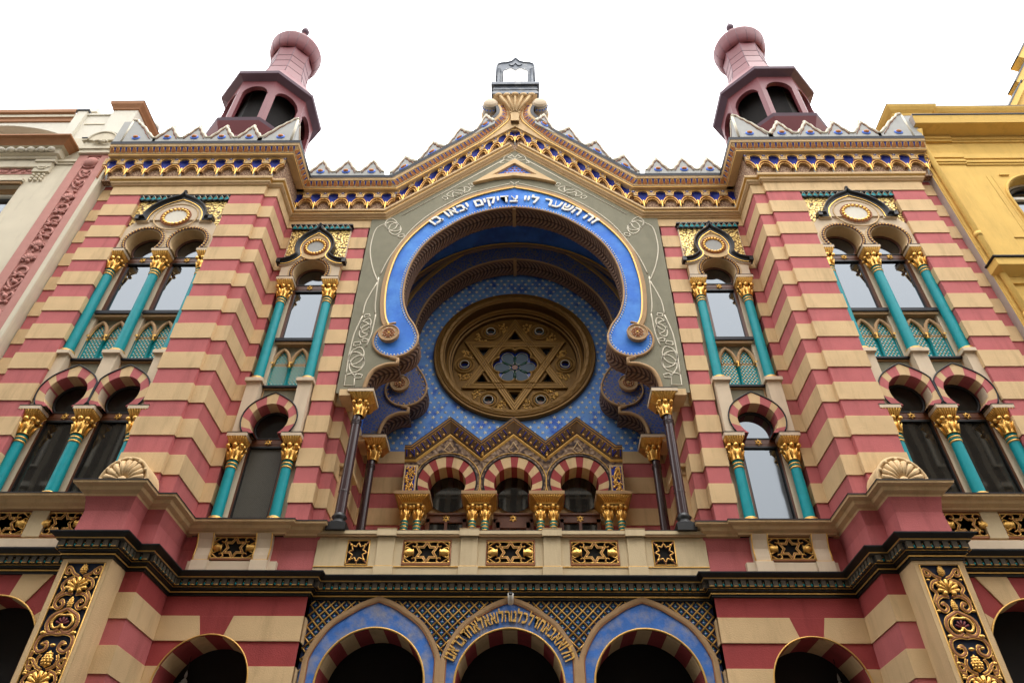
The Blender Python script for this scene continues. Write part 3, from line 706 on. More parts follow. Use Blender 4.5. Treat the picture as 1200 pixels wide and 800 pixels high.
# ------------------------------------------------------------------ openwork star panels
def star_panel(s, parent, cx, y, z0, z1, hw):
    m = MB(s); zc = (z0 + z1) / 2; hh = (z1 - z0) / 2
    m.quad((cx - hw, y + .03, z0), (cx + hw, y + .03, z0), (cx + hw, y + .03, z1), (cx - hw, y + .03, z1), DARK)
    for i, (e, mm, r) in enumerate(((.0, COPPER, .026), (.03, GOLDP, .011))):
        m.tube([(cx - hw + e, y - .004 - i * .012, z0 + e), (cx + hw - e, y - .004 - i * .012, z0 + e), (cx + hw - e, y - .004 - i * .012, z1 - e), (cx - hw + e, y - .004 - i * .012, z1 - e)], r, mm, 6, True)
    R = hh * .99
    for R_, mm, r, yy in ((R, GOLDP, .012, -.012), (R * .86, COPPER, .024, 0), (R * .72, GOLDP, .010, -.012)):
        m.tube([(cx + x * 1.06, y + yy, zc + z) for x, z in rstar(R_, 6, .56)], r, mm, 6, True)
    for q in (-1, 1):
        fx = cx + q * (hw * .72)
        pr = [(.0, -.15), (.035, -.12), (.075, -.05), (.082, .01), (.06, .06), (.085, .085), (.03, .10)]
        vs = []
        for r, t in pr:
            for k in range(8): vs.append((fx - q * t * .85, y - .0 + r * .7 * math.sin(k * PI / 4), zc + r * math.cos(k * PI / 4)))
        m.add(vs, [(i * 8 + k, i * 8 + (k + 1) % 8, i * 8 + 8 + (k + 1) % 8, i * 8 + 8 + k) for i in range(len(pr) - 1) for k in range(8)], GOLD, True)
        for w in (-1, 1):
            C = [(.10, .11), (.02, .17), (-.06, .21), (-.13, .17), (-.10, .11), (-.05, .13)]
            m.tube([(fx + q * a, y, zc + w * b) for a, b in spline(C, 4)], .018, COPPER, 5); m.tube([(fx + q * a, y - .016, zc + w * b) for a, b in spline(C, 4)], .009, GOLD, 4)
            C = [(-.02, .06), (.06, .10), (.10, .06)]
            m.tube([(fx + q * a, y - .01, zc + w * b) for a, b in spline(C, 4)], .012, GOLD, 5)
            C = [(-.20, .215), (-.29, .20), (-.33, .225)]
            m.tube([(fx + q * a, y - .008, zc + w * b) for a, b in spline(C, 4)], .012, GOLDP, 5)
            m.ball((fx + q * .10, y - .01, zc + w * .19), .022, GOLD, 6, 4); m.ball((fx - q * .17, y - .01, zc + w * .09), .020, GOLD, 6, 4)
    return m.build('star_panel', parent)
for s in (1, -1):
    star_panel(s, SYN, 5.305, .99, 7.28, 7.75, .44)
    for x in (8.13, 9.19, 10.36): star_panel(s, SYN, x, -.03, 7.265, 7.745, .42)
# ------------------------------------------------------------------ central balcony
m = MB()
m.box(-3.74, 3.74, 1.05, 1.30, 7.0, 7.20, BALC)
segs = [(-3.74, -3.15), (-2.71, -2.075), (-1.135, -.47), (.47, 1.135), (2.075, 2.71), (3.15, 3.74)]
for a, b in segs: m.box(a, b, 1.05, 1.30, 7.20, 7.72, BALC)
m.box(-3.74, 3.74, 1.05, 1.30, 7.72, 7.76, BALC)
m.box(-3.74, 3.74, 1.035, 1.049, 7.165, 7.182, GOLDP)
m.box(-3.76, 3.76, .985, 1.34, 7.76, 7.80, TAN); m.box(-3.78, 3.78, .97, 1.36, 7.80, 7.875, BALC); m.box(-3.78, 3.78, .968, 1.362, 7.875, 7.885, LEAD)
BAL = m.build('balustrade', SYN)
for x in (-2.4, -.797, .797, 2.4):
    m = MB(); m.box(x - .185, x + .185, .995, 1.32, 7.0, 7.165, BALC); m.box(x - .172, x + .172, 1.005, 1.32, 7.165, 7.182, GOLDP); m.box(x - .165, x + .165, 1.01, 1.32, 7.182, 7.76, BALC)
    m.box(x - .19, x + .19, .95, 1.36, 7.76, 7.90, BALC); m.box(x - .195, x + .195, .945, 1.365, 7.90, 7.915, TAN)
    m.build('balustrade_post', BAL)
for x in (-1.605, 0, 1.605): star_panel(1, BAL, x, 1.06, 7.22, 7.70, .455)
for s in (1, -1):
    m = MB(s); cx, zc, y = 2.93, 7.455, 1.05
    m.tube([(cx - .21, y, 7.215), (cx + .21, y, 7.215), (cx + .21, y, 7.70), (cx - .21, y, 7.70)], .016, GOLDP, 6, True)
    L = [(cx + (.135 + .028 * math.cos(8 * a * PI / 32)) * math.cos(a * PI / 32), y, zc + (.15 + .028 * math.cos(8 * a * PI / 32)) * math.sin(a * PI / 32)) for a in range(64)]
    m.tube(L, .017, COPPER, 6, True); m.tube([(p[0], p[1] - .014, p[2]) for p in L], .009, GOLD, 5, True)
    for a in (45, 135, 225, 315):
        ca, sa = math.cos(math.radians(a)), math.sin(math.radians(a)); m.tube([(cx + .15 * ca, y, zc + .16 * sa), (cx + .29 * ca, y, zc + .33 * sa)], .015, COPPER, 5)
        m.ball((cx + .19 * ca, y - .01, zc + .21 * sa), .028, GOLD, 6, 4)
    for p, q in (((cx, zc + .16), (cx, 7.70)), ((cx, zc - .16), (cx, 7.215)), ((cx + .15, zc), (cx + .21, zc)), ((cx - .15, zc), (cx - .21, zc))): m.tube([(p[0], y, p[1]), (q[0], y, q[1])], .014, COPPER, 5)
    m.quad((cx - .21, y + .035, 7.215), (cx + .21, y + .035, 7.215), (cx + .21, y + .035, 7.70), (cx - .21, y + .035, 7.70), DARK)
    m.build('openwork_panel', BAL)
m = MB(); m.box(-3.8, 3.8, 1.30, 3.8, 6.9, 7.0, CREAM); m.build('balcony_floor', SYN)
# ------------------------------------------------------------------ ground storey
GJ, GP = 4.94 - .865 * 6, .865
for s in (1, -1):
    # bay with arch
    m = MB(s); c, zc, r = 5.31, 5.08, .83; y = 1.06; x0, x1 = 3.72, 6.34
    def ax(z): return math.sqrt(max(0, r * r - (z - zc) ** 2)) if z > zc else r
    zs = [0, .615, 1.05, 1.48, 1.915, 2.345, 2.78, 3.21, 3.645, 4.075, 4.51, 4.94, 5.375, 5.80]
    for i, (za, zb) in enumerate(zip(zs, zs[1:])):
        pink = i % 2 == 0
        pink = (i % 2 == 0) if False else ((len(zs) - 2 - i) % 2 == 0)
        m_ = PINK_SHADE if pink else CREAM; yy = y if pink else y - .022
        for q, xe in ((-1, x0), (1, x1)):
            A = [(c + q * ax(za + (zb - za) * t / 6), za + (zb - za) * t / 6) for t in range(7)]
            P = A + [(xe, zb), (xe, za)]
            m.prism(P, yy, y + .5, m_)
    # top: cream blocks and pink keystone
    ts = [5.80 + (r + zc - 5.80) * t / 8 for t in range(8)]
    for q, xe in ((-1, x0), (1, x1)):
        A = [(c + q * ax(z), z) for z in ts if ax(z) > .215] + [(c + q * .21, zc + math.sqrt(r * r - .21 ** 2))]
        P = A + [(c + q * .315, 6.24), (xe, 6.24), (xe, 5.80)]
        m.prism(P, y - .022, y + .5, CREAM)
    m.prism([(c - .21, zc + math.sqrt(r * r - .21 ** 2)), (c, zc + r), (c + .21, zc + math.sqrt(r * r - .21 ** 2)), (c + .315, 6.24), (c - .315, 6.24)], y, y + .5, PINK_SHADE)
    m.box(x0, x1, y + .001, y + .5, 6.24, 6.62, PINK_SHADE)
    m.tube([(c + r * math.cos(math.radians(a)), y - .03, zc + r * math.sin(math.radians(a))) for a in range(-4, 185, 4)], .014, GOLDP, 5)
    # intermediate pier
    courses(m, [(6.645, -.05), (6.34, -.05), (6.34, 1.06)], 0, 6.24, j0=5.80 - 1.73 * 4, jp=.865, h=.435)
    courses(m, [(3.72, 1.06), (3.72, 1.3)], 0, 6.24, j0=5.80 - 1.73 * 4, jp=.865, h=.435)
    m.sweep([(6.645, -.05), (6.34, -.05), (6.34, 1.06)], [(0, 6.24), (0, 6.62)], PINK_SHADE); m.sweep([(3.72, 1.06), (3.72, 1.3)], [(0, 6.24), (0, 6.62)], PINK_SHADE)
    m.build('ground_floor_wall', SYN)
    m = MB(s); m.band(arc(c, zc, r + .002, 0, 180, 40), arc(c, zc, r - .02, 0, 180, 40), y + .03, y + .72, PINK_SHADE, fm=lambda i: (PINK_SHADE, CREAM)[int(i / 40 * 9) % 2])
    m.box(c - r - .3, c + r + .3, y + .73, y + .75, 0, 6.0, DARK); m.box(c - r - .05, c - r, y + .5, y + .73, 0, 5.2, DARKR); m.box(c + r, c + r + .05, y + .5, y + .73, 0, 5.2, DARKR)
    m.build('arched_doorway', SYN)
    # pavilion wall with voussoirs
    m = MB(s); c, zc, r = 8.75, 5.26, .97; y = .10; nv = 9
    def rad(a, top=6.62, xl=11.22, xr=7.46):
        ca, sa = math.cos(a), math.sin(a); t = 1e9
        if sa > 1e-6: t = min(t, (top - zc) / sa)
        if ca > 1e-6: t = min(t, (xl - c) / ca)
        if ca < -1e-6: t = min(t, (xr - c) / ca)
        return (c + t * ca, zc + t * sa)
    for i in range(nv):
        a0, a1 = PI * i / nv, PI * (i + 1) / nv
        I = [(c + r * math.cos(a0 + (a1 - a0) * k / 5), zc + r * math.sin(a0 + (a1 - a0) * k / 5)) for k in range(6)]
        e0, e1 = rad(a0), rad(a1); O = [e1]
        for cx_, cz_ in ((7.46, 6.62), (11.22, 6.62)):
            ac = math.atan2(cz_ - zc, cx_ - c)
            if a0 < ac < a1: O.append((cx_, cz_))
        O.append(e0)
        cr = (i % 2 == 0) if 0 else (i % 2 == 1)
        m.prism(I + O, y - (.02 if cr else 0), y + .45, CREAM if cr else PINK_SHADE)
    m.box(c + r, 11.22, y, y + .45, 0, zc, CREAM); m.box(7.46, c - r, y, y + .45, 0, zc, CREAM)
    m.tube([(c + r * math.cos(math.radians(a)), y - .03, zc + r * math.sin(math.radians(a))) for a in range(0, 181, 4)], .016, GOLDP, 5)
    m.build('ground_floor_wall', SYN)
    m = MB(s); m.band(arc(c, zc, r + .002, 0, 180, 40), arc(c, zc, r - .02, 0, 180, 40), y + .03, y + .72, PINK_SHADE, fm=lambda i: (PINK_SHADE, CREAM)[int(i / 40 * 9) % 2])
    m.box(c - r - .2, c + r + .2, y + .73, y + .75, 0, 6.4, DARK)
    m.build('arched_doorway', SYN)
    # pilaster with gilded relief panel
    m = MB(s); x0, x1, y = 6.645, 7.46, -.58; pz = 6.54
    m.box(x0, x1, y + .04, .12, 0, 6.62, TAN)
    for a, b, c0, c1 in ((x0, 6.715, 0, 6.62), (7.37, x1, 0, 6.62), (6.715, 7.37, pz, 6.62)): m.box(a, b, y, y + .06, c0, c1, CREAM)
    m.quad((6.64, y + .001, 0), (6.64, .1, 0), (6.64, .1, 6.62), (6.64, y + .001, 6.62), CREAM); m.quad((7.465, y + .001, 0), (7.465, .1, 0), (7.465, .1, 6.62), (7.465, y + .001, 6.62), CREAM)
    P = m.build('corner_pilaster', SYN)
    m = MB(s); c = 7.0425; yb = y + .035
    m.quad((6.715, yb, 2.), (7.37, yb, 2.), (7.37, yb, pz), (6.715, yb, pz), MATS['navy'] if 'navy' in MATS else mat('navy', (.012, .022, .06), .6))
    m.tube([(6.727, y + .0, 2.), (6.727, y, pz - .012), (7.358, y, pz - .012), (7.358, y, 2.)], .014, GOLDP, 5)
    def rib(C, r=.03, z=0):
        Q = spline(C, 5)
        for q in (-1, 1):
            R = [(c + q * a, b + z) for a, b in Q]
            m.tube(at(R, yb - .02), r, COPPER, 6)
            for e in (-r * .85, r * .85): m.tube(at(opoly(R, e), yb - .034), .009, GOLD, 4)
    def cone(z, h, w):
        pr = [(0, -h / 2), (w * .7, -h * .35), (w, -.1 * h), (w * .8, .2 * h), (0, .5 * h)]
        m.lathe([(r, z + t) for r, t in pr], c, yb - .03, GOLD, 10, sy=.6)
        for k in range(5):
            for j in range(5):
                a = PI + PI * (j + .5 * (k % 2)) / 4.5; t = -.3 + .15 * k; rr = w * (1 - abs(t + .1) * 1.3)
                m.ball((c + rr * math.cos(a), yb - .03 + rr * .6 * math.sin(a), z + t * h), w * .24, GOLD, 5, 3)
    def palm(z, h, n=7):
        for k in range(n):
            a = math.radians(90 + (k - (n - 1) / 2) * 27); l = h * (1 - .045 * abs(k - (n - 1) / 2) ** 2 / 2)
            m.tube([(c, yb - .02, z), (c + .5 * l * math.cos(a) * .8, yb - .05, z + .5 * l * math.sin(a)), (c + l * math.cos(a) * .95, yb - .05, z + l * math.sin(a) * .9), (c + l * 1.03 * math.cos(a), yb - .03, z + l * math.sin(a) * .86)], [.012, .022, .036, .018], GOLD, 6)
        for q in (-1, 1): m.ball((c + q * .07, yb - .04, z - .02), .045, GOLD, 7, 5)
    for k in range(3):
        d = -1.46 * k
        cone(6.43 + d, .19, .058); palm(6.08 + d, .21); cone(5.87 + d, .2, .05); cone(5.0 + d, .26, .085)
        rib([(.04, 6.30), (.14, 6.35), (.22, 6.44), (.275, 6.45), (.28, 6.37), (.22, 6.35), (.19, 6.40)], .024, d)
        rib([(.10, 6.28), (.20, 6.24), (.25, 6.14), (.20, 6.06), (.25, 5.98), (.285, 5.90)], .024, d)
        rib([(.03, 6.0), (.14, 6.01), (.24, 5.94), (.25, 5.83), (.17, 5.77), (.11, 5.83), (.15, 5.90), (.19, 5.87)], .026, d)
        rib([(.0, 5.77), (.07, 5.73), (.20, 5.65), (.235, 5.52), (.17, 5.41), (.08, 5.40), (.02, 5.44)], .03, d)
        Hh = spline([(0, 5.66), (.1, 5.66), (.165, 5.56), (.12, 5.47), (.04, 5.47), (0, 5.52)], 5)
        for q in (-1, 1): m.tube([(c + q * a, yb - .04, b + d) for a, b in Hh], .022, GOLD, 6)
        for j in range(5):
            a = math.radians(90 + (j - 2) * 34); m.tube([(c, yb - .03, 5.52 + d), (c + .11 * math.cos(a), yb - .04, 5.52 + d + .11 * math.sin(a))], [.01, .02], MATS['oxblood_paint'] if 'oxblood_paint' in MATS else mat('oxblood_paint', (.15, .02, .02), .5), 5)
        rib([(.0, 5.37), (.12, 5.38), (.25, 5.33), (.28, 5.19), (.2, 5.10), (.10, 5.15), (.12, 5.24), (.18, 5.22)], .028, d)
        rib([(.27, 5.12), (.295, 4.98), (.26, 4.86), (.20, 4.84)], .024, d)
        rib([(.05, 4.84), (.13, 4.88), (.16, 4.98), (.13, 5.06)], .02, d)
        for q in (-1, 1):
            for xx, zz, r in ((.24, 5.39, .04), (.18, 5.22, .025), (.27, 5.0, .028), (.26, 4.79, .03), (.15, 6.22, .03), (.26, 6.28, .025), (.27, 5.78, .03)): m.ball((c + q * xx, yb - .035, zz + d), r, GOLD, 7, 5, 1.3, .8, .8)
        m.ball((c, yb - .04, 5.2 + d), .04, GOLD, 7, 5, 1.2, .8, .7)
    m.build('gilded_relief_panel', P)
# central entrance arches
yc = 1.25
ext = [(0, 6.67), (.30, 6.56), (.556, 6.41), (.862, 6.19), (1.08, 5.886), (1.208, 5.59), (1.245, 5.35), (1.25, 5.1)]
extL = spline(ext, 4); EX = [(-x, z) for x, z in extL[::-1]] + extL[1:]
m = MB(); AC = (-2.43, 0, 2.43)
I0 = lambda c, r: arc(c, 5.145, r, 0, 180, 40)
m.prism([(-3.72, 0), (-3.72, 6.62), (3.72, 6.62), (3.72, 0)], yc + .02, yc + .4, mat('lattice_ground_blue', (.012, .024, .075), .55, var=.3, scale=6), holes=[[(c - 1.0, 0.02)] + mir([(x, z) for x, z in I0(0, 1.0)]) [0:0] + [(c + x, z) for x, z in arc(0, 5.145, 1.0, 180, 0, 30)] + [(c + 1.0, .02)] for c in AC], sides=False)
def inside(x, z):
    for c in AC:
        d = abs(x - c)
        if d < 1.25:
            for (xa, za), (xb, zb) in zip(extL, extL[1:]):
                if xa <= d <= xb and z < za + (zb - za) * (d - xa) / ((xb - xa) or 1) - .02: return True
            if d > 1.245 and z < 5.4: return True
    return False
P_ = .19
for k in range(-46, 47):
    for q in (1, -1):
        st = 0.0; run = []
        for i in range(300):
            x = -3.72 + 7.44 * i / 299; z = 6.62 + q * (x) * 1.02 - k * P_ * 1.02
            ok = 5.0 < z < 6.61 and not inside(x, z)
            if ok: run.append((x, yc + .008, z))
            if (not ok or i == 299) and run:
                if len(run) > 1: m.tube([run[0], run[-1]], .0145, GOLDP, 4)
                run = []
for i in range(-40, 41):
    for j in range(0, 18):
        if (i + j) % 2 == 0: continue
        x = i * P_ / 2; z = 6.62 - j * P_ * 1.02 / 2
        if z > 6.58 or inside(x, z - .03) or abs(x) > 3.7 or z < 5.2: continue
        for dx, dz, mm in ((0, .026, TEAL), (-.018, -.006, SKYB), (.018, -.006, SKYB), (0, -.026, TEAL), (0, 0, WHITE)): m.ball((x + dx, yc + .014, z + dz), .011 if mm is not WHITE else .010, mm, 5, 3, 1, .5, 1.2)
ENT = m.build('entrance_arcade_wall', SYN)
for c in AC:
    m = MB()
    E = [(c + x, z) for x, z in EX]; I = [(c + x, z) for x, z in arc(0, 5.145, .955, 180, 0, len(EX) - 1)]
    E2 = E[:]; E2[0] = (c - 1.25, 3.0); E2[-1] = (c + 1.25, 3.0)
    e = [(c - 1.215, 0)] + E[1:-1] + [(c + 1.215, 0)]; i_ = [(c - .955, 0)] + I + [(c + .955, 0)]
    m.prism(e + i_[::-1], yc - .02, yc + .2, BLUEF, sides=True)
    path = [(c - 1.215, 5.0)] + [p for p in E if abs(p[0] - c) <= 1.216 and p[1] > 5.3] + [(c + 1.215, 5.0)]
    path = [(c - 1.215, 5.0)] + [(min(max(x, c - 1.215), c + 1.215), z) for x, z in E[1:-1]] + [(c + 1.215, 5.0)]
    m.sweepz(path, [(-.10, yc - .01), (-.10, yc - .03), (-.085, yc - .045), (-.06, yc - .055), (.0, yc - .06), (.0, yc + .03)], TAN)
    m.tube(at(opoly(path, -.10), yc - .035), .010, COPPER, 4)
    m.tube(at(arc(c, 5.145, .955, 186, -6, 40), yc - .03), .02, GOLDP, 6)
    a_ = m.build('entrance_arch', ENT)
    m = MB(); m.band(arc(c, 5.145, .955, 180, 0, 44), arc(c, 5.145, .94, 180, 0, 44), yc + .03, yc + .75, PINK_SHADE, fm=lambda i: (PINK_SHADE, CREAM)[int(i / 44 * 11) % 2])
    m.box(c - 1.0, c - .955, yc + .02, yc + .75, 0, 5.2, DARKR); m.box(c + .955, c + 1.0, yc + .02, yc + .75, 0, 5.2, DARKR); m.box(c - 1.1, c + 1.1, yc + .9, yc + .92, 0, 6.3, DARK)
    m.build('arch_soffit', ENT)
m = MB(); arc_text(m, 'הלוא אב אחד לכלנו הלוא אל אחד בראנו'.replace(' ', ''), 0, 5.12, 1.16, 1.20, 69, .31, yc - .045, GOLDP, .02)
m.build('gilt_lettering', ENT)
# ------------------------------------------------------------------ great horseshoe arch and niche
innerR = [(0, 17.72), (.4, 17.68), (.78, 17.58), (1.15, 17.42), (1.49, 17.20), (1.87, 16.86), (2.2, 16.50), (2.50, 16.02), (2.72, 15.36), (2.80, 14.62), (2.75, 14.05), (2.60, 13.58), (2.40, 13.24), (2.275, 12.92)]
outerR = [(0, 18.58), (.42, 18.47), (.85, 18.31), (1.2, 18.14), (1.55, 17.90), (2.08, 17.41), (2.5, 16.9), (2.84, 16.36), (3.09, 15.73), (3.21, 14.85), (3.205, 14.16), (3.125, 13.57), (3.01, 13.26)]
IN = spline(innerR, 4); OU = spline(outerR, 4); IN[0] = (0, 17.74); OU[0] = (0, 18.60)
SC = (2.81, 12.80); SR = .535
scr = arc(SC[0], SC[1], SR, 170, 428, 30)            # around the bottom of the scroll and up its outer side
cons = [(2.86, 12.262), (2.83, 12.235), (2.69, 12.20), (2.68, 12.06)] + spline([(2.76, 12.055), (2.92, 12.04), (3.08, 11.97), (3.22, 11.86), (3.31, 11.65), (3.35, 11.42), (3.36, 11.24)], 4)
half_open = IN + arc(SC[0], SC[1], SR, 170, 272, 13) + cons     # centre top -> down to the capital (right side)
HOLE = mir(half_open[1:]) + half_open
HOLE = [p for i, p in enumerate(HOLE) if i == 0 or math.dist(p, HOLE[i - 1]) > .004]
SL = .91
gline = lambda x: 17.28 + SL * (3.58 - min(3.58, abs(x)))
def horseshoe_arch(y, front):
    m = MB()
    if front: out = [(-3.99, 11.22), (3.99, 11.22), (3.99, 17.30), (3.56, 17.30), (0, gline(0) + .02), (-3.56, 17.30), (-3.99, 17.30)]
    else:
        out = [(-3.79, 11.22), (3.79, 11.22), (3.79, 14.62)] + arc(0, 14.62, 3.79, 3, 177, 50) + [(-3.79, 14.62)]
    hole = HOLE[::-1]
    # bridge the opening to the lower edge (it is open at the bottom)
    body = HOLE + ([(3.99, 11.24), (3.99, 17.30), (3.56, 17.30), (0, gline(0) + .02), (-3.56, 17.30), (-3.99, 17.30), (-3.99, 11.24)] if front else [(3.79, 11.24), (3.79, 14.62)] + arc(0, 14.62, 3.79, 3, 177, 50) + [(-3.79, 14.62), (-3.79, 11.24)])
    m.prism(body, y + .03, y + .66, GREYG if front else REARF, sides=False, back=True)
    # carved soffit
    vs = []; uv = []; acc = 0
    for i, (x, z) in enumerate(HOLE):
        if i: acc += math.dist(HOLE[i - 1], (x, z))
        vs += [(x, y + .0, z), (x, y + .67, z)]; uv += [(acc, 0), (acc, 1)]
    m.add(vs, [(2 * i, 2 * i + 2, 2 * i + 3, 2 * i + 1) for i in range(len(HOLE) - 1)], SOFFIT, True, uv)
    m.box(-.05, .05, y + .02, y + .66, 17.66, 17.72, TAN)
    a = m.build('horseshoe_arch', SYN, label='front horseshoe arch with blue inscribed face' if front else 'rear horseshoe arch in shaded blue arabesque')
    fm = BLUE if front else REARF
    f = MB()
    n = 60
    A = resample(OU, n); B = resample(IN, n)
    for sg in (1, -1):
        A_ = [(sg * x, z) for x, z in A]; B_ = [(sg * x, z) for x, z in B]
        f.band(A_, B_, y, y + .03, fm, mi='none')
        P = [(x * sg, z) for x, z in [OU[-1], IN[-1]] + scr[1:]]
        f.prism(P, y, y + .03, fm)
    f.build('blue_face', a)
    r = MB()
    for sg in (1, -1):
        Q = [(sg * x, z) for x, z in OU]
        r.sweepz(Q, [(-.0, y - .005), (0, y - .045), (.03 * 1, y - .05), (.05, y - .03), (.14, y - .03), (.15, y + .04)] if sg > 0 else [(0, y - .005), (0, y - .045), (-.03, y - .05), (-.05, y - .03), (-.14, y - .03), (-.15, y + .04)], TAN, mats=[GOLDP, GOLDP, CREAM, TAN, TAN])
        H = [(sg * x, z) for x, z in half_open]
        r.tube(at(H[:len(IN) + 12], y + .0), .028, TAN, 6)
        r.tube(at([(sg * x, z) for x, z in arc(SC[0], SC[1], SR, 170, 445, 30)], y + .0), .032, TAN, 6)
        r.sweepz([(sg * x, z) for x, z in cons], [(0, y - .02), (.0, y + .03)], TAN)
        r.tube(at([(sg * x, z) for x, z in cons], y + .01), .05, TAN, 6)
    r.build('arch_border', a)
    if front or True:
        d = MB()
        for sg in (1, -1):
            Pn = [(sg * x, z) for x, z in IN[1:] + scr[2:]]
            Q = resample(opoly(Pn, .065 * sg), 104 if front else 60)
            for i, (x, z) in enumerate(Q):
                if front or i > 35: d.ball((x, y - .004, z), .022, WHITE if front else GOLDP, 6, 4)
        d.build('bead_pattern', a)
    for sg in (1, -1):
        k = MB(sg); cx, cz = 2.975, 12.93
        O = [(cx + .24 * math.cos(t * PI / 16), cz + .24 * math.sin(t * PI / 16)) for t in range(32)]
        k.prism(O, y - .10, y + .01, TAN); k.tube(at(O, y - .10), .02, TAN, 5, True)
        k.tube([(cx + .13 * math.cos(t * PI / 12), y - .105, cz + .13 * math.sin(t * PI / 12)) for t in range(24)], .012, RUST, 5, True)
        for t in range(8): k.ball((cx + .08 * math.cos(t * PI / 4), y - .105, cz + .08 * math.sin(t * PI / 4)), .028, RUST, 6, 4, 1, .6, 1); k.ball((cx + .155 * math.cos(t * PI / 4 + .39), y - .105, cz + .155 * math.sin(t * PI / 4 + .39)), .014, WHITE if front else GOLDP, 5, 3)
        k.ball((cx, y - .11, cz), .03, GOLDP, 6, 4); k.build('scroll_medallion', a)
    if front:
        t = MB(); arc_text(t, 'זה השער ליי צדיקים יבאו בו', 0, 14.66, 3.19, 3.42, 46.5, .44, y - .03, WHITE, .02)
        t.build('white_lettering', a)
        # white interlace on the grey ground
        w = MB(); yk = y + .024
        def line(P, r=.018): w.tube(at(P, yk), r, RIM, 5, flat=.4)
        for sg in (1, -1):
            def L(P, n=6): line([(sg * x, z) for x, z in (spline(P, n) if n else P)])
            bo = [(sg * abs(x), z) for x, z in opoly([(x, z) for x, z in OU], .24)]
            L([(.13, 18.86), (.9, 18.57), (1.35, 18.36), (1.80, 18.02), (2.35, 17.5), (2.78, 16.92), (3.12, 16.2), (3.34, 15.6), (3.47, 15.05)], 4)
            L([(3.50, 17.12), (3.80, 16.9), (3.87, 16.4), (3.85, 15.9), (3.70, 15.3), (3.50, 14.8)], 4)
            L([(3.50, 14.95), (3.46, 14.0), (3.40, 13.65)], 3); L([(3.50, 14.8), (3.7, 14.1), (3.72, 13.6)], 3)
            L([(.1, 20.25), (3.15, 17.43)], 0); L([(3.40, 13.65), (3.42, 13.0), (3.5, 12.6)], 3); L([(3.72, 13.6), (3.84, 13.0), (3.86, 12.3), (3.84, 11.75)], 3)
            # knots
            def knot(cx, cz, a, b, rot):
                c_, s_ = math.cos(rot), math.sin(rot)
                for ou, ov, tw in ((-.30, .0, .5), (.30, .0, .5), (0, 0, -.45)):
                    P = []
                    for i in range(33):
                        t = 2 * PI * i / 32; u0 = a * .66 * math.cos(t); v0 = b * math.sin(t) * (abs(math.sin(t)) ** .35)
                        u = ou * a + u0 * math.cos(tw) - v0 * math.sin(tw); v = ov * b + u0 * math.sin(tw) * .8 + v0 * math.cos(tw)
                        P.append((cx + u * c_ - v * s_, cz + u * s_ + v * c_))
                    L(P, 0)
                for q in (-1, 1):
                    e = [(1.0, 0), (1.12, .28), (1.32, .22), (1.3, -.12), (1.08, -.16), (1.0, 0)]
                    L([(cx + q * (a * u) * c_ - v * a * s_, cz + q * (a * u) * s_ + v * a * c_) for u, v in e], 0)
            knot(3.36, 16.95, .40, .17, 1.0); knot(1.62, 18.47, .40, .14, -.68)
            knot(3.60, 13.2, .34, .12, 1.5); knot(3.66, 12.2, .42, .17, 1.4)
            L([(3.72, 11.8), (3.84, 11.75), (3.84, 11.45), (3.60, 11.45), (3.64, 11.75), (3.72, 11.8)], 0)
            L([(0, 20.12), (.12, 20.3), (.28, 20.22), (.34, 20.05), (.2, 19.98), (.05, 20.02), (0, 20.12)], 5)
            L([(0, 20.0), (.2, 20.14), (.36, 19.98), (.44, 19.86), (.34, 19.86)], 5)
            L([(.13, 18.95), (-.13, 18.72)], 0)
        w.build('interlace_ornament', a)
        t = MB()
        T = [(-1.22, 18.80), (0, 19.20), (1.22, 18.80), (0, 19.92)]
        t.prism([(-1.22, 18.80), (-.6, 19.02), (0, 19.12), (.6, 19.02), (1.22, 18.80), (0, 19.95)], y - .07, y + .04, CREAM, holes=[[(-.66, 19.16), (0, 19.27), (.66, 19.16), (0, 19.74)]])
        t.prism([(-.68, 19.15), (0, 19.26), (.68, 19.15), (0, 19.76)], y + .01, y + .02, SKYB, sides=False)
        for i in range(-5, 6):
            for j in range(4):
                xx = i * .11 + (j % 2) * .055; zz = 19.24 + j * .11
                if abs(xx) < (19.70 - zz) * 1.0: t.ball((xx, y + .005, zz), .035, ORANGE, 6, 4, 1, .4, 1); t.ball((xx + .05, y + .005, zz + .03), .014, WHITE, 5, 3, 1, .4, 1)
        t.build('triangle_ornament', a)
    return a
horseshoe_arch(1.02, True); horseshoe_arch(3.0, False)
# vault and back wall
m = MB()
V = [(3.79, 11.22), (3.79, 13.0), (3.79, 14.62)] + arc(0, 14.62, 3.79, 3, 177, 56) + [(-3.79, 14.62), (-3.79, 13.0), (-3.79, 11.22)]
m.add([q for x, z in V for q in ((x, 1.6, z), (x, 3.82, z))], [(2 * i, 2 * i + 1, 2 * i + 3, 2 * i + 2) for i in range(len(V) - 1)], mat('deep_blue_vault_fresco', (.06, .19, .66), .75, var=.3, scale=3, col2=(.05, .13, .50), c2scale=2), True)
for yy in (2.93,): m.tube([(x * .985, yy, 14.62 + (z - 14.62) * .985) for x, z in V[2:-2]], .03, GOLDP, 6); m.tube([(x * .97, yy + .05, 14.62 + (z - 14.62) * .97) for x, z in V[2:-2]], .06, SOFFIT, 6)
m.build('niche_vault', SYN)
RC = (0, 14.62); YB = 3.80
m = MB()
m.prism([(-3.9, 11.40), (3.9, 11.40), (3.9, 18.5), (-3.9, 18.5)], YB, YB + .1, STARB, holes=[arc(RC[0], RC[1], 2.15, 0, 360, 60)[:-1]], sides=False)
for s_ in (1,):
    courses(m, [(3.85, YB), (-3.85, YB)], 7.0, 11.40, j0=J0 + 0, jp=JP)
BW = m.build('niche_back_wall', SYN)
m = MB(); j = 0; z = 11.5
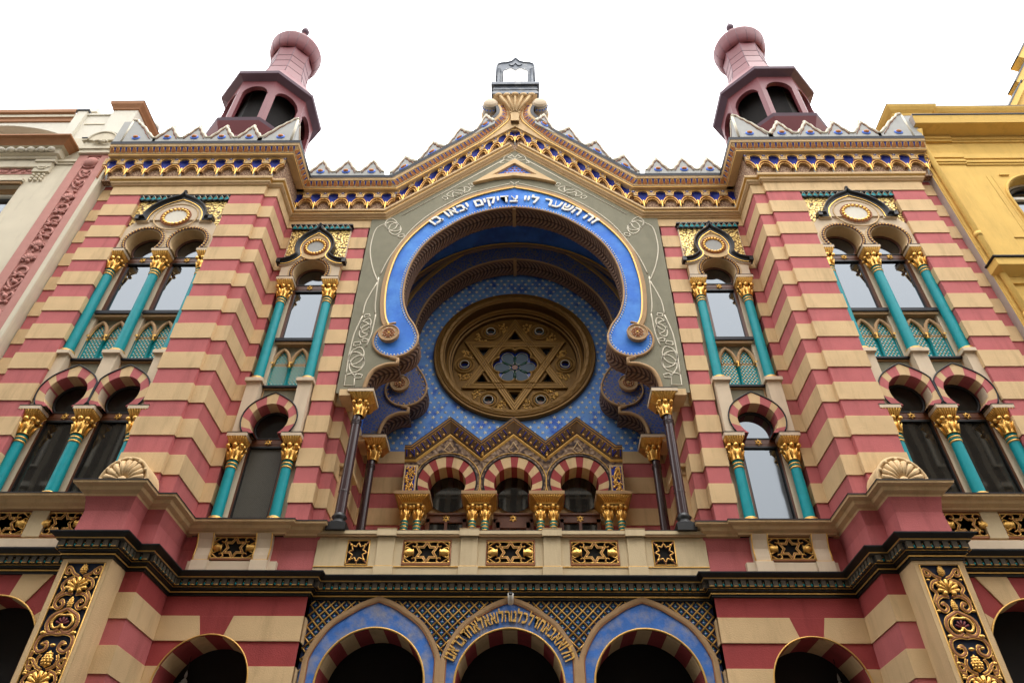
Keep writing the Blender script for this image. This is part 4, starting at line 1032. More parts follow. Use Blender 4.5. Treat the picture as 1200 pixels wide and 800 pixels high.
while z < 17.6:
    k = -17
    while k <= 17:
        x = k * .215 + (j % 2) * .1075
        rr = math.hypot(x - RC[0], z - RC[1])
        if rr > 2.36 and abs(x) < 3.75 and math.hypot(x, max(0, z - 14.62)) < 3.72:
            R = .058 * random.uniform(.8, 1.15); a0 = random.uniform(0, 360)
            if random.random() > .04: m.add([(x + p, YB - .006, z + q) for p, q in rstar(R, 5, .45, a0)] + [(x, YB - .022, z)], [(i, (i + 1) % 10, 10) for i in range(10)], GOLD if 0 else MATS['gilt_star'] if 'gilt_star' in MATS else mat('gilt_star', (.94, .86, .62), .5, 0, var=.08))
        k += 1
    z += .16; j += 1
m.build('gilt_star_pattern', BW)
# ------------------------------------------------------------------ rose window
m = MB(); cx, cz = RC
def rings(m, prof, mm, mats=None, n=72):
    vs = []
    for i in range(n):
        a = 2 * PI * i / n
        for r, y in prof: vs.append((cx + r * math.cos(a), y, cz + r * math.sin(a)))
    k = len(prof)
    for j in range(k - 1):
        m.add([vs[i * k + t] for i in range(n) for t in (j, j + 1)], [(2 * i, 2 * ((i + 1) % n), 2 * ((i + 1) % n) + 1, 2 * i + 1) for i in range(n)], mats[j] if mats else mm, True)
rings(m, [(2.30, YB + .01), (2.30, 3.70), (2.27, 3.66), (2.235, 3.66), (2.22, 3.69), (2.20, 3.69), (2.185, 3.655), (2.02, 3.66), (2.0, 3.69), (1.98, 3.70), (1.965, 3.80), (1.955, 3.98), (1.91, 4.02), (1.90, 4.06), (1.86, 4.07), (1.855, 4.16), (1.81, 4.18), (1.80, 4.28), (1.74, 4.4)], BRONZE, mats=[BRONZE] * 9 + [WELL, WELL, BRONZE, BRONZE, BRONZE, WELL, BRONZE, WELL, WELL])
for i in range(40):
    a = 2 * PI * (i + .5) / 40; w_ = 2 * PI / 40 * .46
    P = [(cx + r * math.cos(a + t), 3.655 - (.018 if 2.05 < r < 2.17 else 0), cz + r * math.sin(a + t)) for r, t in ((2.03, -w_), (2.03, w_), (2.10, w_ + .05), (2.175, w_), (2.175, -w_), (2.10, -w_ + .05))]
    m.add(P + [(cx + 2.10 * math.cos(a), 3.625, cz + 2.10 * math.sin(a))], [(k, (k + 1) % 6, 6) for k in range(6)], BRONZE)
ROSE = m.build('rose_window', SYN)
m = MB(); m.add([(cx + 1.8 * math.cos(i * PI / 30), 4.50, cz + 1.8 * math.sin(i * PI / 30)) for i in range(60)], [tuple(range(60))], MATS['dark_leaded_glass'] if 'dark_leaded_glass' in MATS else mat('dark_leaded_glass', (.015, .02, .05), .15, var=.6, scale=6, col2=(.10, .14, .18), c2scale=7, c2lo=.5, c2hi=.55, spec=.6))
m.build('leaded_glass', ROSE)
# tracery plate with star bars
m = MB(); yt = 4.30
circ = [(1.455 * math.cos(math.radians(60 * k)), 1.455 * math.sin(math.radians(60 * k))) for k in range(6)]
def ngon(x, z, r, n=20): return [(cx + x + r * math.cos(2 * PI * i / n), cz + z + r * math.sin(2 * PI * i / n)) for i in range(n)]
holes = [ngon(x, z, .165) for x, z in circ]
R6 = .88
for k in range(6):       # small triangles in the star points
    a = math.radians(90 + 60 * k); d = 1.10
    T = [(d + .26) , ]
    tri = []
    for rr, da in ((.26, 0), (.26, 120), (.26, 240)):
        tri.append((cx + d * math.cos(a) + rr * math.cos(a + math.radians(da)), cz + d * math.sin(a) + rr * math.sin(a + math.radians(da))))
    holes.append(tri)
fl = []
for i in range(96):
    t = 2 * PI * i / 96; r = .52 + .145 * abs(math.cos(3 * t)) ** .6; fl.append((cx + r * math.cos(t), cz + r * math.sin(t)))
holes.append(fl)
m.prism(arc(cx, cz, 1.80, 0, 360, 60)[:-1], yt, yt + .12, BRONZE, holes=holes)
def bar(P, r, yy, mm=STARBAR, closed=True): m.tube(at(P, yy), r, mm, 6, closed)
Rr = 1.72
for f in (90, -90):
    T = [(cx + Rr * math.cos(math.radians(f + 120 * k)), cz + Rr * math.sin(math.radians(f + 120 * k))) for k in range(3)]
    for e, w_, yy in ((0, .03, yt - .05), (-.20, .03, yt - .05)):
        q = (Rr + e * 2) / Rr; bar([(cx + (x - cx) * q, cz + (z - cz) * q) for x, z in T], w_, yy)
    q0, q1 = 1.0, (Rr - .4) / Rr
    A = [(cx + (x - cx) * q0, cz + (z - cz) * q0) for x, z in T]; B = [(cx + (x - cx) * q1, cz + (z - cz) * q1) for x, z in T]
    A.append(A[0]); B.append(B[0]); m.band(A, B, yt - .05 + (0.004 if f > 0 else 0), yt + .02, STARBAR)
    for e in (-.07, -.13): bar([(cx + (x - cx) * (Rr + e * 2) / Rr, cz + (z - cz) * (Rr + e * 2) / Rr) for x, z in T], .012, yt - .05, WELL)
for k in range(6):
    x, z = circ[k]
    for rr, w_ in ((.185, .03), (.26, .022), (.29, .015)): bar(ngon(x, z, rr), w_, yt - .03)
    a = math.radians(90 + 60 * k); d = 1.10
    bar([(cx + d * math.cos(a) + .29 * math.cos(a + math.radians(da)), cz + d * math.sin(a) + .29 * math.sin(a + math.radians(da))) for da in (0, 120, 240)], .02, yt - .02)
bar(fl, .035, yt - .03); bar([(cx + (x - cx) * 1.1, cz + (z - cz) * 1.1) for x, z in fl], .015, yt - .02)
hexp = [(cx + .93 * math.cos(math.radians(60 * k)), cz + .93 * math.sin(math.radians(60 * k))) for k in range(6)]
bar([(cx + .8 * math.cos(math.radians(60 * k)), cz + .8 * math.sin(math.radians(60 * k))) for k in range(6)], .02, yt - .01)
# gilded foliage between the circles and the star
for k in range(6):
    a0 = math.radians(60 * k)
    for q in (-1, 1):
        a = a0 + q * math.radians(16.5)
        for i in range(34):
            rr = 1.38 + random.uniform(-.15, .27); t = a + random.uniform(-.075, .075)
            if math.hypot(rr * math.cos(t) - circ[k][0], rr * math.sin(t) - circ[k][1]) < .31: continue
            m.ball((cx + rr * math.cos(t), yt - .015, cz + rr * math.sin(t)), random.uniform(.018, .038), GOLDP, 6, 4, 1, .6, 1)
m.build('star_tracery', ROSE)
m = MB(); yf = 4.40
for k in range(6):
    a = math.radians(60 * k); P = []
    for i in range(18):
        t = 2 * PI * i / 18; u = .36 + .235 * math.cos(t); v = .165 * math.sin(t) * (1 + .35 * math.cos(t)); P.append((cx + u * math.cos(a) - v * math.sin(a), cz + u * math.sin(a) + v * math.cos(a)))
    m.prism(P, yf, yf + .02, STAIN, sides=False); m.tube(at(P, yf - .004), .008, WHITE, 4, True)
m.add([(cx + .68 * math.cos(i * PI / 20), yf + .03, cz + .68 * math.sin(i * PI / 20)) for i in range(40)], [tuple(range(40))], mat('blue_leaded_glass', (.02, .06, .42), .2, var=.4, scale=8))
m.lathe([(.0, 0), (.0, 0)], 0, 0, RUST, 3)
m.prism(ngon(0, 0, .085, 14), yf - .012, yf, MATS['amber_glass'] if 'amber_glass' in MATS else mat('amber_glass', (.30, .14, .08), .3), sides=False)
for k in range(6):
    a = math.radians(60 * k + 30); m.tube([(cx + .1 * math.cos(a), yf - .005, cz + .1 * math.sin(a)), (cx + .42 * math.cos(a), yf - .005, cz + .42 * math.sin(a))], [.03, .05], MATS['green_glass'] if 'green_glass' in MATS else mat('green_glass', (.03, .10, .07), .2), 5, flat=.3)
m.build('six_petal_flower', ROSE)
for x, z in circ:
    m = MB(); m.add([(px, 4.40, pz) for px, pz in ngon(x, z, .2)], [tuple(range(20))], COBALT if abs(z) < .1 else STAIN)
    P = [(cx + x + p, cz + z + q) for p, q in rstar(.10, 6, .58)]; m.prism(P, 4.385, 4.40, STAIN if abs(z) < .1 else MATS['amber_glass'], sides=False); m.tube(at([(cx + x + .125 * math.cos(t * PI / 10), cz + z + .125 * math.sin(t * PI / 10)) for t in range(20)], 4.22), .012, WHITE, 4, True)
    m.build('roundel', ROSE)
# ------------------------------------------------------------------ triple arcade on the balcony
ya = 3.24; AX = (-1.585, 0, 1.585)
m = MB()
zig = [(-2.66, 10.78), (-2.38, 10.78), (-1.585, 11.50), (-.79, 10.80), (0, 11.50), (.79, 10.80), (1.585, 11.50), (2.38, 10.78), (2.66, 10.78)]
holes = [[(x, z) for x, z in horseshoe(c, 10.16, .455, 9.862, 28)] for c in AX]
m.prism(notched(zig, 9.86, holes), ya, YB, CARVE, sides=False)
m.sweepz(zig, [(-.02, ya - .005), (0.02, ya - .03), (.045, ya - .03), (.055, ya - .05), (.245, ya - .17), (.255, ya - .19), (.28, ya - .19), (.285, ya - .205), (.31, ya - .205), (.315, ya - .22), (.335, ya - .22), (.345, YB)], TAN, mats=[GOLDP, GOLDP, DGREY, mat('umber_moulding', (.17, .10, .05), .7, var=.2, scale=7), GOLDP, MATS['umber_moulding'], LEAD, TAN, GOLDP, LEAD, LEAD])
Q = []
for (a, b) in zip(zig, zig[1:]):
    L = math.dist(a, b); n = max(1, round(L / .085)); ux, uz = (b[0] - a[0]) / L, (b[1] - a[1]) / L; nx, nz = -uz, ux
    for i in range(n):
        t = (i + .5) * L / n
        if i % 2: m.ball((a[0] + ux * t + nx * .10, ya - .085, a[1] + uz * t + nz * .10), .034, GOLD, 6, 4); m.ball((a[0] + ux * t + nx * .22, ya - .155, a[1] + uz * t + nz * .22), .018, GOLDP, 5, 3)
        else: m.tube([(a[0] + ux * t + nx * q, ya - .05 - (q - .055) * .585 - .008, a[1] + uz * t + nz * q) for q in (.09, .24)], .014, COBALT, 4)
ARC = m.build('balcony_arcade', SYN)
for c in AX:
    m = MB()
    E = horseshoe(c, 10.20, .70, 9.862, 44); I = horseshoe(c, 10.15, .455, 9.862, 44)
    m.band(E, I, ya - .03, ya + .5, PINK_SHADE, fm=lambda i: (PINK_SHADE, CREAM)[int(i / 44 * 13) % 2]); m.tube(at(horseshoe(c, 10.20, .715, 9.87, 44), ya - .035), .02, LEAD, 5)
    m.tube(at(horseshoe(c, 10.21, .80, 9.9, 44), ya - .01), .012, GOLDP, 4)
    for sg in (-1, 1): m.tube(at(spline([(c, 11.02), (c + sg * .12, 11.1), (c + sg * .05, 11.22), (c, 11.32)], 4), ya - .008), .014, CREAM, 4)
    m.tube(at([(c - .14, 11.0), (c + .14, 11.0)], ya - .008), .014, CREAM, 4)
    m.build('striped_arch', ARC)
    m = MB(); zb = 9.46
    m.box(c - .47, c + .47, YB - .16, YB - .06, zb - .09, zb + .09, WOOD); m.box(c - .47, c + .47, YB - .2, YB - .14, zb + .09, zb + .13, WOOD)
    for q in (-1, 1): m.box(c + q * .44 - .05, c + q * .44 + .05, YB - .16, YB - .06, 7.0, zb, WOOD)
    if c: m.box(c - .035, c + .035, YB - .17, YB - .07, 7.0, zb, WOOD)
    else:
        for q in (-1, 1): m.box(c + q * .36 - .05, c + q * .36 + .05, YB - .18, YB - .08, 7.0, zb - .05, WOOD)
        m.box(-.4, .4, YB - .18, YB - .08, zb - .24, zb - .09, WOOD)
    m.box(c - .47, c + .47, YB - .15, YB - .07, 8.5, 8.6, WOOD); star_geo(m, c, YB - .17, zb, .085, GOLD, .013)
    d = m.build('balcony_door', ARC)
    m = MB(); m.box(c - .5, c + .5, YB - .09, YB - .08, 7.0, zb, PANEC); m.prism(horseshoe(c, 10.16, .50, 9.5, 24), YB - .09, YB - .08, PANEC, sides=False); m.build('pane', ARC)
for c in (-2.355, -.79, .79, 2.355):
    k = MB(); xs = (c - .147, c + .147)
    for x in xs:
        shaft_geo(k, x, ya + .02, 7.0, 9.20, .085, TEAL, 3)
        k.lathe([(.09, 9.20), (.075, 9.24), (.085, 9.30), (.11, 9.42), (.09, 9.44), (.08, 9.5)], x, ya + .02, GOLD, 12)
        for j in range(8):
            a = j * PI / 4; k.tube([(x + .08 * math.cos(a), ya + .02 + .08 * math.sin(a), 9.25), (x + .125 * math.cos(a), ya + .02 + .125 * math.sin(a), 9.43)], [.015, .024], GOLD, 5)
        for j in range(6): k.ball((x + .12 * math.cos(j * PI / 3 + PI / 6), ya + .02 + .12 * math.sin(j * PI / 3 + PI / 6), 9.53), .062, GOLD, 7, 5)
    P = [(.23, .13, 9.58), (.25, .15, 9.64), (.33, .21, 9.72), (.39, .24, 9.775)]
    for (a, b, z0), (a1, b1, z1) in zip(P, P[1:]):
        R0 = [(c - a, ya + .02 - b, z0), (c + a, ya + .02 - b, z0), (c + a, YB, z0), (c - a, YB, z0)]; R1 = [(c - a1, ya + .02 - b1, z1), (c + a1, ya + .02 - b1, z1), (c + a1, YB, z1), (c - a1, YB, z1)]
        for j in range(4): k.quad(R0[j], R0[(j + 1) % 4], R1[(j + 1) % 4], R1[j], GOLD)
    for j in range(13):
        f = -1 + 2 * (j + .5) / 13; k.tube([(c + f * .25, ya - .135, 9.62), (c + f * .33, ya - .20, 9.71), (c + f * .39, ya - .225, 9.77)], .013, GOLD, 4)
    k.box(c - .415, c + .415, ya - .24, YB, 9.775, 9.86, TAN)
    k.build('paired_columns', ARC)
for sg in (1, -1):
    k = MB(sg); k.box(2.32, 2.64, ya - .03, ya + .01, 9.86, 10.66, CREAM); k.quad((2.36, ya - .034, 9.88), (2.60, ya - .034, 9.88), (2.60, ya - .034, 10.62), (2.36, ya - .034, 10.62), COBALT)
    for i in range(90): k.ball((2.48 + random.uniform(-.1, .1), ya - .045, 9.9 + .70 * i / 90), random.uniform(.018, .034), GOLD, 6, 4)
    k.build('gilded_foliage_strip', ARC)
# ------------------------------------------------------------------ corbelled cornice
def merge(dst, src, fn):
    dst_o = len(dst.v); dst.v += [((p[0]) * dst.sg, p[1], p[2]) for p in (fn(*q) for q in src.v)]
    for f, k, sm in zip(src.f, src.m, src.sm):
        t = [dst_o + a for a in f]
        if dst.sg < 0: t.reverse()
        dst.f.append(t); dst.m.append(dst.mi(src.mats[k])); dst.sm.append(sm)
def corbel_unit(p, big=1.):
    """one bay of the cornice: u along, y = -outward, z up; centred on the pendant"""
    m = MB(); w = .15 * big; r = p / 2 - .04; zc = 17.81; RZ = .29
    # cream plate with the mouth of the niche cut out
    ar = [(w * math.cos(t * PI / 12), 18.21 + .125 * math.sin(t * PI / 12)) for t in range(13)]
    m.prism([(-p / 2, 18.41), (-p / 2, 18.14), (-w * .9, 18.14)] + [(-w, 18.21)] + ar[::-1][1:-1] + [(w, 18.21), (w * .9, 18.14), (p / 2, 18.14), (p / 2, 18.41)], -.225, -.10, CREAM)
    lower = lambda q: [(q * w * .9, 18.14), (q * .05, 17.96), (q * .03, 17.81)] + [(q * (p / 2 - r * math.cos(t * PI / 16)), zc + RZ * math.sin(t * PI / 16)) for t in range(1, 9)] + [(q * p / 2, 18.14)]
    for q in (-1, 1): m.prism(lower(q), -.195, -.06, RUST)
    # blue niche: concave half cone
    lv = [(.045, 17.96), (w * .7, 18.06), (w * .95, 18.14), (w, 18.21), (w * .85, 18.285), (w * .5, 18.33), (.0, 18.34)]
    vs = []
    for rr, z in lv:
        for j in range(9): a = PI * j / 8; vs.append((rr * math.cos(a), -.19 + rr * .75 * math.sin(a), z))
    m.add(vs, [(i * 9 + j, i * 9 + j + 1, i * 9 + 10 + j, i * 9 + 9 + j) for i in range(len(lv) - 1) for j in range(8)], COBALT, True)
    G = [(-w * .9, -.235, 18.15)] * 2 + [(x * 1.04, -.238, z + .006) for x, z in ar[::-1]] + [(w * .9, -.235, 18.15)] * 2
    m.tube(G[1:-1], .011, GOLD, 5); m.tube([(x * 1.24, y, 18.21 + (z - 18.21) * 1.28) for x, y, z in G[2:-2]], .009, GOLDP, 4)
    # gilt arches between pendants (half to each side)
    for q in (-1, 1):
        A = [(q * (p / 2 - r * math.cos(t * PI / 16)), zc + RZ * math.sin(t * PI / 16)) for t in range(9)]
        m.tube(at(A, -.205), .0125, GOLD, 6)
        A2 = [(q * (p / 2 - (r - .045) * math.cos(t * PI / 16)), zc + (RZ - .06) * math.sin(t * PI / 16)) for t in range(9)]
        m.tube(at(A2, -.17), .010, GOLDP, 5)
        for yy0, yy1, B0, B1, mm in ((-.20, -.15, A, A2, RUST), (-.15, -.02, A2, A2, TAN)):
            V = [v for (x0, z0), (x1, z1) in zip(B0, B1) for v in ((x0, yy0, z0), (x1, yy1, z1))]
            m.add(V, [(2 * i, 2 * i + 2, 2 * i + 3, 2 * i + 1) for i in range(8)], mm, True)
        m.ball((q * .055, -.20, 17.80), .018, GOLD, 6, 4)
    # pendant
    m.lathe([(.0, 17.64), (.012, 17.66), (.016, 17.72), (.028, 17.76), (.018, 17.78), (.035, 17.81), (.02, 17.84), (.028, 17.93), (.014, 17.96)], 0, -.2, GOLD, 8)
    m.tube([(0, -.17, 17.74), (0, -.035, 17.60), (0, -.03, 17.55)], [.03, .022, .014], GREYW, 6)
    # little blue bosses between the niches
    for q in (-1,):
        m.add([(q * p / 2 + .042 * math.cos(t * PI / 7), -.229, 18.325 + .042 * math.sin(t * PI / 7)) for t in range(14)], [tuple(range(14))], COBALT); m.ball((q * p / 2, -.232, 18.335), .023, WHITE, 6, 4)
    return m
FR = [(0., .02), (0., -.245), (.025, -.255), (.045, -.25), (.055, -.265), (.075, -.265), (.085, -.255), (.245, -.345), (.255, -.365), (.31, -.375), (.33, -.39), (.40, -.40), (.435, -.405), (.44, -.20)]
FRM = [CREAM, GOLDP, CREAM, TAN, CREAM, CREAM, CREAM, CREAM, CREAM, CREAM, LEAD, LEAD, LEAD]
def tongues(m, a, b, f, pitch=.155):
    """orange tongues with blue spandrels on the sloping frieze; f(t along, n up the slope 0..1) -> point"""
    L = math.dist(a, b); n = max(1, round(L / pitch))
    for i in range(n):
        u = lambda k: (i + k) / n
        P = [f(u(.22), .06), f(u(.78), .06), f(u(.80), .45), f(u(.68), .82), f(u(.5), .93), f(u(.32), .82), f(u(.20), .45)]
        m.add(P, [tuple(range(7))], ORANGE)
        m.add([f(u(.82), .95), f(u(1.18), .95), f(u(1.08), .40), f(u(1.0), .1), f(u(.92), .40)], [(0, 1, 2, 3, 4)], COBALT)
        m.tube([f(u(k), q) for k, q in ((.2, .05), (.2, .5), (.34, .85), (.5, .96), (.66, .85), (.8, .5), (.8, .05))], .008, GOLDP, 4)
UN = corbel_unit(.505); UB = corbel_unit(.512); UG = corbel_unit(.40, .86); UC = corbel_unit(.40, 1.2)
MERL = [(.5, 19.03), (.44, 19.035), (.385, 19.075), (.345, 19.15), (.30, 19.20), (.235, 19.235), (.19, 19.30), (.16, 19.38), (.12, 19.44), (.07, 19.46), (.035, 19.52), (0, 19.59)]
def merlon(L, *a): L.append(a)
def merlon_geo(m, O, fn, tip, ros):
    """O: outline (u,z) over a flat foot at 18.85; fn maps (u, out, z)"""
    t = MB(); P = [(O[0][0], 18.84)] + O + [(O[-1][0], 18.84)]
    t.prism(P, -.385, -.26, GREYW, side=GREYW, back=True)
    t.tube(at(O, -.375), .045, RIM, 6); t.tube(at([(u * (.86 if ros is not None else 1), z - .075) for u, z in O[1:-1]], -.395), .010, RUST, 4)
    t.tube(at(O, -.30), .04, RIM, 5)
    if ros is not None:
        t.ball((ros, -.388, 19.035), .118, SKYB, 12, 6, 1.05, .28, .82); t.ball((ros + .0, -.41, 19.05), .082, ORANGE, 10, 6, 1, .55, .72)
    if tip: t.ball((0, -.34, tip - .02), .05, RIM, 7, 5)
    merge(m, t, fn)
ZS = lambda x: SL * (3.54 - min(3.54, abs(x)))
for s in (1, -1):
    # ---------------- pavilion cornice
    m = MB(s); yw = -.09
    CB = []
    for k in range(10): CB.append((UN, lambda u, y, z, k=k: (6.583 + .505 * k + u, yw + y * .66, z)))
    m.box(11.30, 11.34, yw - .14, yw, 17.56, 18.4, RUST)
    xw = 6.34                              # return towards the centre
    m.box(6.34, 11.26, yw - .03, yw + .15, 17.54, 18.42, DIAPER); m.box(6.31, 6.36, yw - .031, 1.1, 17.541, 18.42, DIAPER)
    pl = [(11.27, yw), (6.34, yw), (6.34, 1.09)]
    m.sweep(pl, [(d * -1, 18.40 + n) for n, d in FR], CREAM, mats=FRM, capa=True)
    f = lambda a, b, nx, ny: (lambda t, q: (a[0] + (b[0] - a[0]) * t + nx * (.257 + .09 * q + .006), a[1] + (b[1] - a[1]) * t + ny * (.257 + .09 * q + .006), 18.485 + .16 * q))
    tongues(m, (11.27, yw), (6.13, yw), f((11.27, yw), (6.10, yw), 0, -1)); tongues(m, (6.34, -.35), (6.34, .8), f((6.34, -.40), (6.34, .80), -1, 0))
    m.sweep([(11.30, .1), (10.77, .1)] [:0] + [(10.80, .1), (10.80, yw), (6.66, yw), (6.66, 0), (6.34, 0), (6.34, 1.1)], [(.02, 17.29), (.06, 17.31), (.07, 17.35), (.10, 17.38), (.105, 17.44), (.15, 17.48), (.16, 17.53), (.155, 17.555), (0.0, 17.57)], CREAM, mats=[CREAM, TAN, CREAM, CREAM, GOLDP, CREAM, CREAM, CREAM])
    o = m.build('pavilion_cornice', SYN)
    for U, fn in CB: c_ = MB(s); merge(c_, U, fn); c_.build('corbel', o)
    # ---------------- bay and gable cornice
    m = MB(s); yb = 1.1
    CB = []
    for k in range(6): CB.append((UB, lambda u, y, z, k=k: (3.675 + .512 * k + u, yb + y * .66, z)))
    for k in range(1, 9): CB.append((UG, lambda u, y, z, k=k: (.40 * k + u, yb + y * .66, z + ZS(.40 * k + u))))
    # frieze along bay, up the gable and into the volute
    CUR = spline([(.70, 22.93), (.52, 22.92), (.33, 22.78), (.20, 22.50), (.155, 22.15), (.22, 21.85), (.40, 21.55), (.70, 21.13), (1.05, 20.67)], 4) + [(1.5, 20.235), (2.2, 19.559), (3.40, 18.40), (6.3, 18.40)]
    m.sweepz(CUR, [(n * (1 if 1 else 1), yb + d) for n, d in FR], CREAM, mats=FRM)
    def f2(a, b):
        L = math.dist(a, b); ux, uz = (b[0] - a[0]) / L, (b[1] - a[1]) / L; nx, nz = -uz, ux
        return lambda t, q: (a[0] + (b[0] - a[0]) * t + nx * (.085 + .16 * q), yb - (.257 + .09 * q + .006), a[1] + (b[1] - a[1]) * t + nz * (.085 + .16 * q))
    tongues(m, (3.5, 18.4), (6.0, 18.4), f2((3.52, 18.40), (6.05, 18.40)))
    tongues(m, (1.05, 20.67), (3.35, 18.44), f2((1.05, 20.67), (3.36, 18.439)), .15)
    Q = resample(CUR[4:33], 9)
    for a, b in zip(Q, Q[1:]): tongues(m, a, b, f2(a, b), .15)
    # lower moulding
    m.sweepz([(0, 17.26 + SL * 3.56), (3.56, 17.26), (6.34, 17.26)], [(0, yb), (.0, yb - .06), (.04, yb - .07), (.05, yb - .11), (.10, yb - .12), (.13, yb - .17), (.16, yb - .17), (.20, yb - .16), (.22, yb - .21), (.27, yb - .21), (.285, yb - .02)], CREAM, mats=[CREAM, CREAM, CREAM, TAN, CREAM, CREAM, GOLDP, CREAM, CREAM, CREAM])
    o = m.build('gable_cornice', SYN)
    for U, fn in CB: c_ = MB(s); merge(c_, U, fn); c_.build('corbel', o)
    # scroll drum
    m = MB(s); cx, cz = .80, 22.62
    for yy, r in ((.66, .26), ):
        vs = []
        pr = [(.0, .60), (.10, .61), (.19, .64), (.24, .70), (.24, .76), (.255, .77), (.255, .86), (.235, .87), (.235, .95), (.27, .96), (.27, 1.05), (.31, 1.07), (.31, 1.5)]
        for rr, y in pr:
            for j in range(18): vs.append((cx + rr * math.cos(j * PI / 9), y, cz + rr * math.sin(j * PI / 9)))
        k = len(pr)
        for i in range(k - 1): m.add(vs[i * 18:(i + 2) * 18], [(j, (j + 1) % 18, 18 + (j + 1) % 18, 18 + j) for j in range(18)], PALE if i in (0, 1, 2, 4, 8, 11) else (GREYW if i % 2 else CREAM), True)
        for j in range(9): a = PI * (1 + j / 8) ; m.ball((cx + .262 * math.cos(a), .815, cz + .262 * math.sin(a)), .028, SKYB, 6, 4)
    m.build('volute', SYN)
    # ---------------- parapets
    m = MB(s); ML = []
    for x in (9.771, 8.998, 8.225, 7.440): merlon(ML, [(u * .775, z) for u, z in [(-a, b) for a, b in MERL] + MERL[::-1][1:]], lambda u, y, z, x=x: (x + u, -.09 + y, z), 19.66, 0.)
    big = [(-.60, 19.02), (-.5, 19.04), (-.42, 19.12), (-.34, 19.24), (-.26, 19.30), (-.2, 19.40), (-.1, 19.55), (.0, 19.62), (.08, 19.74), (.17, 19.80), (.24, 19.92), (.34, 19.95), (.36, 19.9)]
    merlon(ML, big, lambda u, y, z: (10.66 + u * .98, -.09 + y, z), None, -.0)
    bi = [(-u, z) for u, z in big[::-1]]
    merlon(ML, bi, lambda u, y, z: (6.585 + u * 1.0, -.09 + y, z), None, -.03)
    merlon(ML, [(-.37, 19.9), (-.3, 19.9), (-.2, 19.72), (-.1, 19.6), (0., 19.5), (.15, 19.3), (.25, 19.25), (.4, 19.08), (.6, 19.02), (.75, 19.02)], lambda u, y, z: (6.34 + .11 + y * .6 + .02, .06 + u, z), None, None)
    m.tube([(6.235, -.46, 18.86), (6.235, -.46, 19.93)], .035, RIM, 6); m.tube([(11.02, -.46, 18.86), (11.02, -.46, 19.93)], .035, RIM, 6)
    m.box(11.0, 11.30, -.44, -.2, 18.84, 19.9, GREYW)
    o = m.build('pavilion_parapet', SYN)
    for q in ML: c_ = MB(s); merlon_geo(c_, *q); c_.build('merlon', o)
    m = MB(s); ML = []
    for x in (5.69, 4.94, 4.187): merlon(ML, [(u * .75, z) for u, z in [(-a, b) for a, b in MERL] + MERL[::-1][1:]], lambda u, y, z, x=x: (x + u, 1.1 + y, z), 19.66, 0.)
    for x in (3.262, 2.487, 1.70, .93): merlon(ML, [(u * (.78 if x > 1 else .6), z) for u, z in [(-a, b) for a, b in MERL] + MERL[::-1][1:]], lambda u, y, z, x=x: (x + u, 1.1 + y, z + (.93 * (3.50 - min(3.5, x + u)))  - (.05 if x > 3 else .02)), 19.66, 0.)
    m.quad((3.0, 1.55, 18.8), (6.3, 1.55, 18.8), (6.3, 1.55, 19.12), (3.0, 1.55, 19.12), GREYR)
    o = m.build('gable_parapet', SYN)
    for q in ML: c_ = MB(s); merlon_geo(c_, *q); c_.build('merlon', o)
# central corbel, gable wall, neck and tablets
m = MB(); merge(m, UC, lambda u, y, z: (u, 1.1 + y * .66, z + ZS(0) - SL * abs(u)))
GW = [(6.34, 17.28), (6.34, 18.84), (3.54, 18.84), (.9, 21.3), (.45, 21.75), (.30, 22.2), (.30, 23.0)]; GB = [(-3.58, 17.28), (0, gline(0)), (3.58, 17.28)]
m.prism([(x, z) for x, z in GW] + [(-x, z) for x, z in GW[::-1]] + GB, 1.06, 1.9, DIAPER, back=True)
T = [(0, 21.58), (1.25, 20.46), (1.1, 20.70), (.72, 21.16), (.42, 21.58), (.25, 21.86), (.19, 22.15), (.23, 22.5), (.35, 22.75), (.45, 22.95)]
m.prism(T + [(-x, z) for x, z in T[::-1][:-1]], .885, 1.1, CREAM)
m.build('gable_wall', SYN)
m = MB()
Nk = [(.13, 21.70), (.13, 22.0), (.19, 22.35), (.33, 22.65), (.52, 22.88), (.72, 23.02)]
for i in range(len(Nk) - 1):
    (a, z0), (b, z1) = Nk[i], Nk[i + 1]; d0, d1 = .80 - a * .25, .80 - b * .25
    m.quad((-a, d0, z0), (a, d0, z0), (b, d1, z1), (-b, d1, z1), CREAM); m.quad((a, d0, z0), (a, 1.5, z0), (b, 1.5, z1), (b, d1, z1), CREAM); m.quad((-a, d0, z0), (-a, 1.5, z0), (-b, 1.5, z1), (-b, d1, z1), CREAM)
for k in range(-2, 3): m.ball((k * .27, .60 - (0 if k else .02), 22.97), .10, CREAM, 8, 5, 1.2, .6, .75); m.tube([(k * .05, .755, 22.2), (k * .14, .70, 22.6), (k * .25, .62, 22.93)], [.02, .04, .05], CREAM, 6)
m.tube([(x, .76, z) for x, z in arc(0, 22.12, .14, 0, 180, 10)], .022, CREAM, 5); m.tube([(-.14, .765, 21.72), (.14, .765, 21.72)], .02, CREAM, 5)
m.build('acanthus_neck', SYN)
m = MB(); yt = .62
ZN = mat('weathered_zinc', (.10, .115, .14), .55, .2, var=.3, scale=6, col2=(.19, .20, .21), c2scale=4)
m.box(-.76, .76, yt - .03, 1.5, 23.02, 23.14, ZN); m.box(-.72, .72, yt + .0, 1.45, 23.14, 23.52, ZN); m.box(-.74, .74, yt - .02, 1.45, 23.28, 23.34, ZN); m.box(-.80, .80, yt - .08, 1.5, 23.52, 23.66, ZN)
TB = [(-.64, 23.66), (-.64, 24.9), (-.60, 25.05), (-.48, 25.12), (-.30, 25.14), (-.14, 25.22), (-.05, 25.36), (0, 25.46), (.05, 25.36), (.14, 25.22), (.30, 25.14), (.48, 25.12), (.60, 25.05), (.64, 24.9), (.64, 23.66)]
